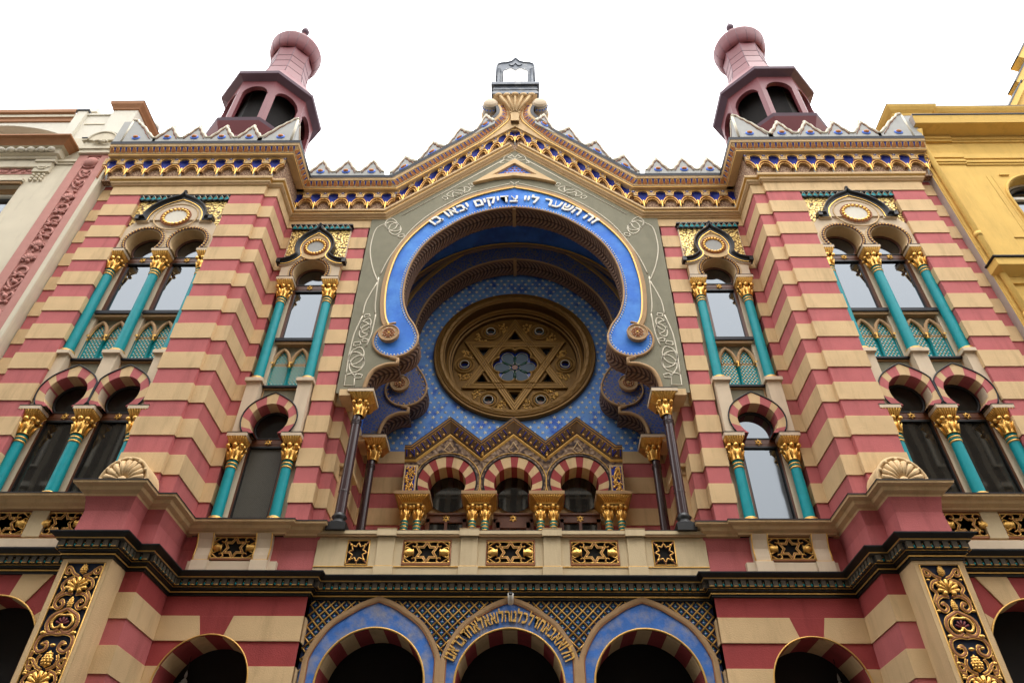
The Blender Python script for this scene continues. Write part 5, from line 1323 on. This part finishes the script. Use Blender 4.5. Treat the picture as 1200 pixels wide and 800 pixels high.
HO = [(-.43, 23.70), (.43, 23.70), (.43, 24.55), (.36, 24.66), (.30, 24.66), (.24, 24.74), (.12, 24.76), (.06, 24.68), (0, 24.62), (-.06, 24.68), (-.12, 24.76), (-.24, 24.74), (-.30, 24.66), (-.36, 24.66), (-.43, 24.55)]
m.prism(TB, yt + .05, yt + .45, ZN, holes=[HO]); m.tube(at(TB, yt + .05), .035, ZN, 5); m.tube(at(HO + HO[:1], yt + .05), .022, ZN, 5)
m.lathe([(.05, 25.4), (.03, 25.52), (.012, 25.62), (0, 25.74)], 0, yt + .25, ZN, 8)
for q in (-1, 1): m.lathe([(.075, 23.66), (.06, 23.75), (.055, 24.5), (.08, 24.58)], q * .56, yt + .02, ZN, 10)
m.tube(at(spline([(-.22, 25.0), (-.1, 24.92), (0, 25.08), (.1, 24.92), (.22, 25.0)], 4), yt + .04), .025, ZN, 5)
TT = m.build('tablets_frame', SYN)
m = MB(); m.prism([(-.44, 23.68), (.44, 23.68), (.44, 24.6), (.3, 24.72), (.15, 24.78), (0, 24.66), (-.15, 24.78), (-.3, 24.72), (-.44, 24.6)], yt + .045, yt + .12, mat('white_marble', (.86, .85, .82), .5)); m.box(-.006, .006, yt + .038, yt + .045, 23.68, 24.66, GREYW); m.build('marble_tablets', TT)
# ------------------------------------------------------------------ turrets
def octp(R, z, c, rot=22.5): return [(c[0] + R * math.cos(math.radians(rot + 45 * k)), c[1] + R * math.sin(math.radians(rot + 45 * k)), z) for k in range(8)]
def octl(m, prof, c, mm, mats=None):
    for i, ((r0, z0), (r1, z1)) in enumerate(zip(prof, prof[1:])):
        A, B = octp(r0, z0, c), octp(r1, z1, c); M_ = mats[i] if mats else mm
        for k in range(8): m.quad(A[k], A[(k + 1) % 8], B[(k + 1) % 8], B[k], M_)
for s in (1, -1):
    c = (8.74, 2.17); m = MB(s)
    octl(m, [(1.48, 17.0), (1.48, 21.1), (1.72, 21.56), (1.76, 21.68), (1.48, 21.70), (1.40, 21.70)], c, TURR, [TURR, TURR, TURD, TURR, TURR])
    # eight arched openings
    R = 1.48; hwf = R * math.sin(PI / 8)
    for k in range(8):
        a = math.radians(45 * k); n = Vector((math.cos(a), math.sin(a))); t = Vector((-n.y, n.x)); d = R * math.cos(PI / 8)
        def W(u, o, z): return (c[0] + n.x * (d - o) + t.x * u, c[1] + n.y * (d - o) + t.y * u, z)
        op = [(-.42, 21.7), (-.42, 23.5)] + [(-.42 * math.cos(q * PI / 14), 23.5 + .44 * math.sin(q * PI / 14)) for q in range(1, 14)] + [(.42, 23.5), (.42, 21.7)]
        O = [(-hwf, 21.7)] + op + [(hwf, 21.7), (hwf, 24.25), (-hwf, 24.25)]
        f = MB(); f.prism(O, 0, .13, TURR); merge(m, f, lambda u, y, z: W(u, y, z))
        f = MB(); f.tube([(x, -.012, z) for x, z in op[1:-1]], .012, TURR, 4); f.box(-hwf - .005, -.42, -.014, 0, 21.7, 23.46, TURR); f.box(.42, hwf + .005, -.014, 0, 21.7, 23.46, TURR); merge(m, f, lambda u, y, z: W(u, y, z))
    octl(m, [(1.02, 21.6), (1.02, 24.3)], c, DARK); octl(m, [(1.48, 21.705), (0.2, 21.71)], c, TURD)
    L = m.build('turret', SYN)
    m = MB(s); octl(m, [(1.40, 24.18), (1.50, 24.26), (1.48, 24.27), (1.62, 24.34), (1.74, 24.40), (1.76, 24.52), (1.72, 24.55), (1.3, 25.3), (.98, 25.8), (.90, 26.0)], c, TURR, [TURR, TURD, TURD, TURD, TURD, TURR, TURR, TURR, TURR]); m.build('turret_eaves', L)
    m = MB(s); octl(m, [(.90, 26.0), (.80, 26.5), (.745, 27.0), (.735, 27.4), (.76, 27.97)], c, TURR)
    for z, r in ((26.5, .803), (27.0, .748), (27.4, .738)):
        P = octp(r, z, c); m.tube(P, .008, TURD, 4, True)
    for k in range(8): m.tube([octp(r, z, c)[k] for r, z in ((.90, 26.0), (.80, 26.5), (.745, 27.0), (.735, 27.4), (.76, 27.97))], .010, TURD, 4)
    m.build('turret_shaft', L)
    m = MB(s); m.lathe([(.74, 27.95), (.78, 27.97), (.87, 28.09), (.935, 28.32), (.975, 28.62), (.985, 28.70), (.95, 28.78), (.75, 28.93), (.45, 29.2), (.22, 29.65), (.11, 30.1), (.07, 30.3), (.06, 30.45)], c[0], c[1], TURR, 40)
    for k in range(16): a = 2 * PI * k / 16; m.tube([(c[0] + r * math.cos(a), c[1] + r * math.sin(a), z) for r, z in ((.78, 27.965), (.873, 28.085), (.938, 28.315), (.977, 28.62))], .006, TURD, 4)
    m.lathe([(.0, 30.35), (.13, 30.45), (.16, 30.58), (.12, 30.70), (.03, 30.78), (.02, 31.3), (0, 31.4)], c[0], c[1], TURD, 12); m.build('turret_cap', L)
# body of the building behind the front
m = MB(); m.box(-11.2, 11.2, 4.9, 16, 0, 18.0, GREYP); m.box(6.4, 11.2, .6, 5, 16.9, 18.5, GREYR); m.box(-11.2, -6.4, .6, 5, 16.9, 18.5, GREYR); m.box(-6.4, 6.4, 1.95, 5, 18.45, 18.55, GREYR)
m.add([(-6.4, 5, 18.5), (6.4, 5, 18.5), (0, 5, 21.0), (-6.4, 16, 18.5), (6.4, 16, 18.5), (0, 16, 21.)], [(0, 1, 2), (0, 3, 5, 2), (1, 4, 5, 2), (3, 4, 5)], GREYR)
for q in (-1, 1): m.box(q * 11.2, q * 11.18, .16, 5, 0, 18.4, GREYP); m.box(q * 6.34, q * 6.30, 1.1, 5, 17.2, 18.9, GREYP); m.box(q * 11.15, q * 6.4, .60, .62, 0, 17.2, DARK)
for q in (-1, 1): m.box(q * 6.3, q * 3.95, 1.9, 1.95, 0, 17.5, DARK)
m.build('main_body', SYN)
# ------------------------------------------------------------------ neighbour on the left
LB = thing('apartment_house', 'ivory plaster house with dusty pink relief pilaster left of the synagogue', 'building', (-17, 0, 0))
def lb(m, n, p=LB, **k):
    o = m.build(n, p, **k); o.matrix_parent_inverse = p.matrix_world.inverted(); return o
bpy.context.view_layer.update()
def inv(o, p):
    o.matrix_parent_inverse = Matrix.Translation(-Vector(p.location)); return o
m = MB(); m.box(-26, -11.24, -.10, 12, 17.42, 19.6, LPLAST); m.box(-26, -15.65, -.10, 12, 0, 17.42, LPLAST); m.box(-13.40, -11.24, -.10, 12, 0, 17.42, LPLAST); m.box(-15.65, -13.4, -.10, 12, 0, 14.2, LPLAST); m.box(-15.65, -13.40, .3, 12, 14.2, 17.42, DARK)
HW = inv(m.build('facade_wall', LB), LB)
m = MB()
# pink pilaster strip with relief
x0, x1 = -12.24, -11.37
m.box(x0, x1, -.135, -.1, 5, 18.68, LPINK)
for a, b in ((x0, -11.98), (-11.60, x1)): m.box(a, b, -.175, -.134, 5, 18.68, LPINK)
m.box(-11.98, -11.60, -.175, -.134, 18.62, 18.68, LPINK)
m.box(-11.37, -11.24, -.19, -.09, 5, 18.9, LPLAST)
m.ball((-11.80, -.15, 18.33), .20, LPINK, 16, 10, 1, .6, 1); m.tube([(-11.80 + .235 * math.cos(t * PI / 14), -.155, 18.33 + .235 * math.sin(t * PI / 14)) for t in range(28)], .025, LPINK, 6, True)
random.seed(3)
z = 17.95
while z > 6:
    t = random.choice((0, 1, 2)); cx = -11.79
    if t == 0:
        for q in (-1, 1): m.tube([(cx + q * a, -.15, z - b) for a, b in spline([(0, .3), (.1, .2), (.16, .06), (.1, -.02), (.04, .05)], 4)], .03, LPINK, 6)
        m.ball((cx, -.16, z - .1), .07, LPINK, 8, 6, 1, .8, 1)
    elif t == 1:
        for j in range(7):
            a = math.radians(20 + 140 * j / 6); m.tube([(cx, -.15, z - .3), (cx + .17 * math.cos(a), -.18, z - .3 + .2 * math.sin(a))], [.02, .045], LPINK, 6)
        m.ball((cx, -.16, z - .33), .06, LPINK, 8, 5)
    else:
        m.tube([(cx + .15 * math.cos(a * PI / 8), -.155, z - .2 + .14 * math.sin(a * PI / 8)) for a in range(16)], .035, LPINK, 6, True)
        for q in (-1, 1): m.ball((cx + q * .1, -.165, z - .38), .055, LPINK, 7, 5, 1.3, .8, .8)
    for j in range(5): m.ball((cx + random.uniform(-.15, .15), -.15, z - random.uniform(0, .5)), random.uniform(.025, .055), LPINK, 6, 4)
    z -= .47
inv(m.build('relief_pilaster', LB), LB)
m = MB()   # pilaster capital
m.box(-12.29, -11.24, -.24, 0, 18.69, 18.84, LPLAST); m.box(-12.31, -11.22, -.28, 0, 18.84, 18.93, LPLAST); m.box(-12.27, -11.26, -.25, 0, 18.93, 19.22, LPLAST)
m.box(-12.36, -11.20, -.30, 0, 19.22, 19.30, LPLAST)
for a, b in ((-12.38, -12.17), (-11.37, -11.18)): m.box(a, b, -.32, 0, 19.30, 19.33, LEAD)
m.tube([(x, -.30, z) for x, z in arc(-11.77, 19.2, .445, 14, 166, 18, .425)], .02, LEAD, 4)
A = arc(-11.77, 19.2, .40, 0, 180, 18, .38); m.prism(A, -.31, 0, LPLAST); m.tube(at(A, -.31), .035, LPLAST, 6)
for j in range(7): m.ball((-11.95 + .06 * j, -.32, 19.12 + .03 * math.sin(j)), .045, LPLAST, 7, 5)
inv(m.build('pilaster_capital', LB), LB)
m = MB()   # main cornice on the left part
m.box(-26, -12.85, -.20, 0, 18.10, 18.42, LPLAST); m.sweep([(-12.78, 2), (-12.78, -.2), (-26, -.2)][::-1], [(0, 18.42), (.05, 18.43), (.06, 18.50), (.12, 18.52)], LPLAST) if 0 else None
prof = [(.0, 18.40), (.04, 18.42), (.05, 18.50), (.12, 18.53), (.13, 18.74), (.22, 18.76), (.26, 18.82), (.34, 18.92), (.42, 18.97), (.42, 19.02), (-.1, 19.06)]
pth = [(-12.84, .3), (-12.84, -.22), (-26, -.22)]
m.sweep([(-x, y) for x, y in pth][::1], prof, LPLAST) if 0 else None
mm = [LPLAST, LPLAST, LPLAST, LPLAST, LPLAST, LCOP, LCOP, LCOP, LCOP, LEAD]
m.sweep(pth[::-1], [(-d, z) for d, z in prof], LPLAST, mats=mm)
for i in range(46):
    x = -12.93 - i * .285
    m.ball((x, -.40, 18.63), .085, LWHITE, 8, 6, 1.35, .9, 1); m.ball((x - .142, -.37, 18.63), .055, LWHITE, 6, 5, .8, .9, 1.2)
m.box(-12.86, -11.24, -.16, 0, 18.40, 18.48, LPLAST); m.box(-12.86, -12.3, -.14, 0, 18.30, 18.34, LPLAST)
inv(m.build('beaded_cornice', LB), LB)
m = MB()   # attic
m.box(-13.27, -12.98, -.12, .3, 19.3, 21.02, LWHITE); m.box(-13.30, -12.95, -.15, .3, 21.02, 21.10, LEAD)
m.box(-12.98, -11.9, -.02, .3, 19.3, 20.9, LWHITE); m.box(-12.98, -12.0, -.06, .3, 20.9, 20.98, LWHITE); m.box(-12.9, -12.15, -.04, 0, 20.42, 20.46, LPLAST)
sa = arc(-15.4, 16.05, 4.35, 90 - 28.5, 90 + 28.5, 24)
m.prism([(-20, 19.3), (-17.6, 19.3)] + [(x, z) for x, z in sa[::-1] if z > 19.3] + [(-13.27, 19.3), (-13.27, 20.54), (-20, 20.54)], -.03, .3, LWHITE)
m.box(-20, -13.27, .28, .35, 19.3, 20.6, RUST)
m.sweep([(-13.27, -.03), (-20, -.03)], [(.0, 20.54), (.04, 20.56), (.05, 20.68), (.09, 20.72), (.09, 20.84), (.15, 20.88), (.16, 20.98), (.16, 21.02), (0, 21.04)], LCOP, mats=[LCOP, LCOP, LCOP, LPLAST, LCOP, LCOP, LCOP, LEAD])
m.box(-18.9, -18.0, 1.6, 2.4, 19, 24.85, LWHITE) if 0 else None
inv(m.build('attic_parapet', LB), LB)
m = MB()   # corner attic block with copper-brown coping
m.box(-12.18, -11.43, -.12, .95, 19.28, 21.06, LWHITE)
m.sweep([(-11.43, 1.2), (-11.43, -.12), (-12.18, -.12), (-12.18, 1.2)], [(0, 21.02), (.03, 21.04), (.05, 21.10), (.12, 21.22), (.14, 21.32), (.14, 21.36), (-.3, 21.38)], LCOP, mats=[LCOP, LCOP, LCOP, LCOP, LEAD, LEAD])
m.ball((-11.5, .8, 21.55), .17, LWHITE, 8, 6)
inv(m.build('attic_block', LB), LB)
for x, h in ((-18.7, 24.3), (-15.1, 24.4)):
    m = MB(); m.box(x - .2, x + .2, 1.9, 2.5, 19, h - .2, LWHITE); m.box(x - .26, x + .26, 1.85, 2.6, h - .2, h, LWHITE); inv(m.build('chimney', LB), LB)
m = MB()   # window with pink relief lunette
L_ = arc(-14.55, 14.6, 4.05, 72.5, 107.5, 16)
m.prism([(-15.75, 17.88)] + [p for p in L_[::-1]] + [(-13.33, 17.88)], -.115, -.09, LPINK)
for i in range(120):
    m.ball((random.uniform(-15.6, -13.4), -.12, random.uniform(17.95, 18.38)), random.uniform(.03, .07), LPINK, 6, 4, 1.3, .6, .9)
m.tube([(x, -.13, z + .05) for x, z in L_], .05, LPLAST, 6)
m.box(-13.30, -12.83, -.18, -.08, 17.92, 18.30, LPLAST); m.box(-13.34, -12.78, -.24, -.08, 18.30, 18.40, LPLAST); m.tube([(x, -.19, z) for x, z in arc(-13.06, 18.15, .14, 200, 340, 8)], .02, LPLAST, 5)
for j in range(3):
    for i in range(3): m.ball((-13.22 + .14 * i, -.13, 17.82 - .11 * j), .05, LPLAST, 6, 4)
m.box(-15.8, -13.36, -.20, -.08, 17.50, 17.60, LPLAST); m.box(-15.75, -13.39, -.17, -.08, 17.42, 17.50, TAN)
WN = inv(m.build('window', LB), LB)
m = MB(); m.box(-15.65, -13.4, .05, .12, 17.28, 17.42, TAN); m.box(-15.65, -13.4, .12, .2, 17.2, 17.28, WHITE); m.box(-13.47, -13.40, .12, .22, 14.2, 17.28, WHITE); m.box(-14.6, -14.5, .12, .22, 14.2, 17.28, WHITE)
m.build('frame', WN); m = MB(); m.quad((-15.65, .2, 14.2), (-13.4, .2, 14.2), (-13.4, .2, 17.3), (-15.65, .2, 17.3), PANE); m.build('pane', WN)
# ------------------------------------------------------------------ neighbour on the right
RB = thing('apartment_house', 'yellow plastered house with a deep cornice right of the synagogue', 'building', (17, 0, 0))
def rb(m, n, p=RB): return inv(m.build(n, p), RB)
m = MB()
wc, wz, wr = 13.75, 16.62, .86
m.prism([(11.19, 0), (26, 0), (26, 20.0), (11.19, 20.0)], -.11, .3, YEL, holes=[[(wc - wr, 14.0)] + arc(wc, wz, wr, 180, 0, 24) + [(wc + wr, 14.0)]])
m.quad((11.189, -.108, 0), (11.189, 3, 0), (11.189, 3, 20), (11.189, -.108, 20), GREYP); m.box(11.2, 26, 1, 12, 0, 20, YEL)
m.box(11.22, 12.23, -.145, -.10, 0, 18.9, YEL)
for z0, z1, d in ((17.98, 18.06, .03), (18.06, 18.14, .06), (18.14, 18.22, .035), (18.22, 18.40, .07), (19.02, 19.10, .04), (19.10, 19.22, .07)):
    m.box(12.24, 26, -.11 - d, -.1, z0, z1, YEL); m.box(11.21, 12.26, -.15 - d, -.1, z0, z1, YEL)
for xa, xb in ((12.74, 12.76), (12.60 + .0, 12.62)): m.box(xa, xb, -.118, -.11, 12, 17.52, YEL)
for xa, za, w in ((12.95, 17.52, .25), (13.3, 18.40, .28)): m.box(xa, xa + w, -.15, -.1, za, za + .04, YEL)
m.box(11.5, 26, -.135, -.11, 15.05, 15.10, YEL)
rb(m, 'facade_wall')
m = MB()
m.sweep([(11.19, .3), (11.19, -.10), (26, -.10)], [(0, 18.98), (.01, 19.24)], GREYP) if 0 else None
P = [(.0, 19.20), (.04, 19.26), (.46, 19.34), (.46, 19.36), (.50, 19.64), (.52, 19.66), (.52, 19.70), (-.2, 19.72)]
m.sweep([(26, -.11), (11.19, -.11)], P, YEL, mats=[YEL, YEL, YEL, YEL, LEAD, LEAD, LEAD])
m.add([(11.188, -.11 - d, z) for d, z in P[1:-1]] + [(11.188, .4, 19.70), (11.188, .4, 19.26)], [tuple(range(8))], GREYP)
m.box(11.21, 26, .02, .5, 19.7, 20.55, YEL); m.sweep([(26, .06), (12.28, .06), (12.28, -.02), (11.22, -.02), (11.22, 1.2)], [(0, 20.50), (.04, 20.55), (.05, 20.62), (.12, 20.70), (.18, 20.80), (.20, 20.86), (.20, 20.90), (-.3, 20.92)], YEL, mats=[YEL, YEL, YEL, YEL, YEL, LEAD, LEAD])
m.box(13.55, 14.0, -.05, .1, 20.1, 20.5, YEL)
rb(m, 'deep_cornice')
m = MB()   # stepped gable rising behind the attic
G = [(15.75, 20.9), (16.35, 22.9), (17.3, 24.3), (18.2, 25.7), (19.2, 27.2), (30, 27.2), (30, 20.9)]
m.prism(G, 1.12, 3.0, YEL)
for (xa, za), (xb, zb) in (((15.35, 21.8), (16.85, 23.95)), ((16.62, 23.87), (18.0, 25.85)), ((17.42, 25.5), (18.9, 27.65))):
    dx, dz = xb - xa, zb - za; l = math.hypot(dx, dz); nx, nz = dz / l, -dx / l      # into the gable
    for o0, o1, y0, y1, mm in ((0, .04, .78, 1.3, LEAD), (.04, .22, .80, 1.3, YEL), (.22, .42, .92, 1.3, YEL), (.42, .55, 1.02, 1.3, YEL)):
        m.prism([(xa + nx * o0, za + nz * o0), (xa + nx * o1, za + nz * o1), (xb + nx * o1, zb + nz * o1), (xb + nx * o0, zb + nz * o0)], y0, y1, mm, back=True)
rb(m, 'stepped_gable')
m = MB(); m.tube(at([(wc - wr + .0, 14.0)] + arc(wc, wz, wr + .05, 180, 0, 24) + [(wc + wr + .0, 14.0)], -.13), .035, YEL, 6)
m.band([(x, z) for x, z in arc(wc, wz, wr, 180, 0, 24)], [(x, z) for x, z in arc(wc, wz, wr - .06, 180, 0, 24)], .15, .28, LWHITE); W2 = rb(m, 'arched_window')
m = MB(); m.box(wc - wr, wc + wr, .16, .24, 16.86, 16.96, WHITE); m.box(wc - wr, wc - wr + .1, .18, .26, 14, 16.9, WHITE); m.tube(at(arc(wc, wz, wr - .12, 180, 0, 24), .2), .06, DGREY, 6); m.box(wc - .05, wc + .05, .18, .24, 14, 16.9, WHITE); m.build('frame', W2)
m = MB(); m.prism([(wc - wr, 14)] + arc(wc, wz, wr, 180, 0, 24) + [(wc + wr, 14)], .25, .28, PANE, sides=False); m.build('pane', W2)
m = MB(); m.box(11.42, 16, -.20, -.1, 13.4, 13.72, YEL); m.sweep([(16, -.20), (11.42, -.20), (11.42, -.1)], [(0, 13.60), (.06, 13.64), (.20, 13.72), (.26, 13.76), (.26, 13.98), (.30, 14.0), (.30, 14.03), (-.1, 14.06)], YEL, mats=[YEL, YEL, YEL, YEL, LEAD, LEAD, LEAD], ); rb(m, 'window_hood')
m = MB(); m.tube([(11.34, -.22, 3), (11.34, -.22, 18.65), (11.32, -.30, 18.95), (11.30, -.45, 19.2)], .072, YEL, 10)
for z in (15.05, 12.4, 9.8, 7.2): m.tube([(11.34, -.22, z - .07), (11.34, -.22, z + .07)], .085, YEL, 10)
rb(m, 'drainpipe')
# ------------------------------------------------------------------ houses across the street, behind the camera (seen only in the panes; the tall ones shade the lower facade)
def house(x0, x1, top, colr, label, step):
    o = thing('townhouse', label, 'building', ((x0 + x1) / 2, -15, 0)); m = MB(); yf = -14.4
    m.box(x0, x1, yf - 8, yf, 0, top, colr)
    if step == 'gable':
        c = (x0 + x1) / 2; P = [(c - 3.2, top), (c - 3.2, top + .8), (c - 2.4, top + .8), (c - 2.4, top + 1.7), (c - 1.5, top + 1.7), (c - 1.5, top + 2.6), (c + 1.5, top + 2.6), (c + 1.5, top + 1.7), (c + 2.4, top + 1.7), (c + 2.4, top + .8), (c + 3.2, top + .8), (c + 3.2, top)]
        m.prism(P, yf - .5, yf - .02, colr, back=True)
    m.box(x0, x1, yf, yf + .5, top - .5, top, LPLAST)
    inv(m.build('facade_wall', o), o)
    m = MB(); n = int((x1 - x0) / 2.2)
    for r in range(7):
        for i in range(n):
            xc = x0 + (i + .5) * (x1 - x0) / n; z = 1.2 + r * 3.3
            if z + 2 > top - .8: continue
            w = MB(); w.box(xc - .7, xc + .7, yf, yf + .08, z - .1, z + 2.1, LWHITE); w.box(xc - .55, xc + .55, yf + .08, yf + .09, z, z + 2, DGREY); w.box(xc - .9, xc + .9, yf, yf + .25, z + 2.15, z + 2.35, LWHITE)
            f = inv(w.build('window', o), o)
    return o
house(-34, 6.5, 25.5, mat('low_bounce_render', (.16, .14, .115), .9), 'unseen tall townhouse across the street to shade the lower facade, mirrored in the left panes', '')  # behind the camera; height and dark tone set to shade the lower facade
house(6.5, 15.0, 12.4, mat('ochre_render', (.42, .32, .2), .9), 'low ochre townhouse with stepped gable across the street', 'gable')
house(15.0, 34, 25., MATS['low_bounce_render'], 'unseen tall townhouse across the street on the right to shade the lower facade', '')
# ------------------------------------------------------------------ small fixtures
sc = MB(); sc.tube([(0.012, 1.13, 6.52), (0.012, .95, 6.62)], .052, WHITE, 12); sc.tube([(.012, .945, 6.622), (.012, .93, 6.63)], .04, BLACK, 12); sc.box(-.02, .045, 1.08, 1.25, 6.60, 6.64, GREYW)
o = sc.build('security_camera'); o['label'] = 'small white tube camera at the tip of the middle entrance arch'; o['category'] = 'camera'
for s in (1, -1):
    l = MB(s); x, y, z = 5.82, 1.62, 5.22
    l.lathe([(.0, z + .26), (.02, z + .2), (.03, z + .15), (.012, z + .12), (.06, z + .06), (.05, z + .04), (.20, z - .04), (.22, z - .08), (.16, z - .10), (.15, z - .45), (.10, z - .5), (0, z - .55)], x, y, GREYW, 8, smooth=False); l.tube([(x, y, z + .26), (x, y, 5.72)], .006, BLACK, 5)
    o = l.build('hanging_lantern'); o['label'] = 'pale metal lantern hanging inside the %s ground floor archway' % ('right' if s > 0 else 'left'); o['category'] = 'lantern'; o['group'] = 'lanterns in the side archways'
# ------------------------------------------------------------------ street
def st(m, n): o = m.build(n); o['kind'] = 'structure'; return o
m = MB(); m.quad((-400, -400, -.12), (400, -400, -.12), (400, 400, -.12), (-400, 400, -.12), mat('asphalt', (.05, .05, .052), .9, var=.2, scale=4)); st(m, 'ground')
PV = mat('paving', (.08, .077, .073), .85, var=.15, scale=3)
m = MB(); m.box(-60, 60, -3.6, 6, -.5, 0, PV); st(m, 'pavement'); m = MB(); m.box(-60, 60, -27, -11., -.5, 0, PV); st(m, 'pavement')
# ------------------------------------------------------------------ light
w = bpy.data.worlds.new('World'); S.world = w; w.use_nodes = True
N = w.node_tree.nodes; L = w.node_tree.links; bg = N['Background']
sky = N.new('ShaderNodeTexSky'); sky.sky_type = 'NISHITA'; sky.sun_disc = False
SUN_E, SUN_A = 70, 155     # elevation, compass direction the light comes from (deg from +Y, clockwise)
sky.sun_elevation = math.radians(SUN_E); sky.sun_rotation = math.radians(SUN_A); sky.air_density = 1.; sky.dust_density = 6.; sky.ozone_density = 1.
# bright overcast: thin cloud over the blue, a little brighter overhead
hs = N.new('ShaderNodeHueSaturation'); hs.inputs['Saturation'].default_value = .35; L.new(sky.outputs[0], hs.inputs['Color'])
tc = N.new('ShaderNodeTexCoord'); sp = N.new('ShaderNodeSeparateXYZ'); L.new(tc.outputs['Generated'], sp.inputs[0])
cr_ = ramp(N, [(0, (3.2, 3.15, 3.1)), (.25, (6.0, 6.0, 6.0)), (1, (12.5, 12.6, 12.8))]); L.new(sp.outputs[2], cr_.inputs[0])
nz = N.new('ShaderNodeTexNoise'); nz.inputs['Scale'].default_value = 1.6; nz.inputs['Detail'].default_value = 4; L.new(tc.outputs['Generated'], nz.inputs[0])
mr = N.new('ShaderNodeMapRange'); mr.inputs[1].default_value = .3; mr.inputs[2].default_value = .55; mr.inputs[3].default_value = .80; mr.inputs[4].default_value = 1.; L.new(nz.outputs['Fac'], mr.inputs[0])
mx = N.new('ShaderNodeMix'); mx.data_type = 'RGBA'; L.new(mr.outputs[0], mx.inputs[0]); L.new(hs.outputs[0], mx.inputs[6]); L.new(cr_.outputs[0], mx.inputs[7])
L.new(mx.outputs[2], bg.inputs['Color']); bg.inputs['Strength'].default_value = .15
sl = bpy.data.lights.new('sun', 'SUN'); sl.energy = .5; sl.angle = math.radians(30); sl.color = (1, .96, .9)
so = bpy.data.objects.new('sun', sl); COL.objects.link(so)
e, a = math.radians(SUN_E), math.radians(SUN_A); d = Vector((math.sin(a) * math.cos(e), math.cos(a) * math.cos(e), math.sin(e)))
so.rotation_euler = d.to_track_quat('Z', 'Y').to_euler()
# ------------------------------------------------------------------ camera
cam = bpy.data.cameras.new('camera'); co = bpy.data.objects.new('camera', cam); COL.objects.link(co); S.camera = co
cam.sensor_width = 36; cam.lens = 842.3 / 1200 * 36; cam.clip_end = 2000; cam.clip_start = .1
p_, r_, y_ = math.radians(40.5208), math.radians(.666), math.radians(1.2604)
cy, sy, cp, sp, cr, sr = math.cos(y_), math.sin(y_), math.cos(p_), math.sin(p_), math.cos(r_), math.sin(r_)
fw = Vector((-sy * cp, cy * cp, sp)); rt = Vector((cy, sy, 0)); up = rt.cross(fw); r2 = rt * cr + up * sr; u2 = up * cr - rt * sr
co.matrix_world = Matrix(((r2.x, u2.x, -fw.x, .2693), (r2.y, u2.y, -fw.y, -12), (r2.z, u2.z, -fw.z, 1.6), (0, 0, 0, 1)))
V_ = S.view_settings; V_.view_transform = 'Standard'; V_.look = 'None'; V_.exposure = 1.36; V_.gamma = 1; V_.use_curve_mapping = False
S.cycles.max_bounces = 8; S.cycles.diffuse_bounces = 4; S.cycles.glossy_bounces = 3
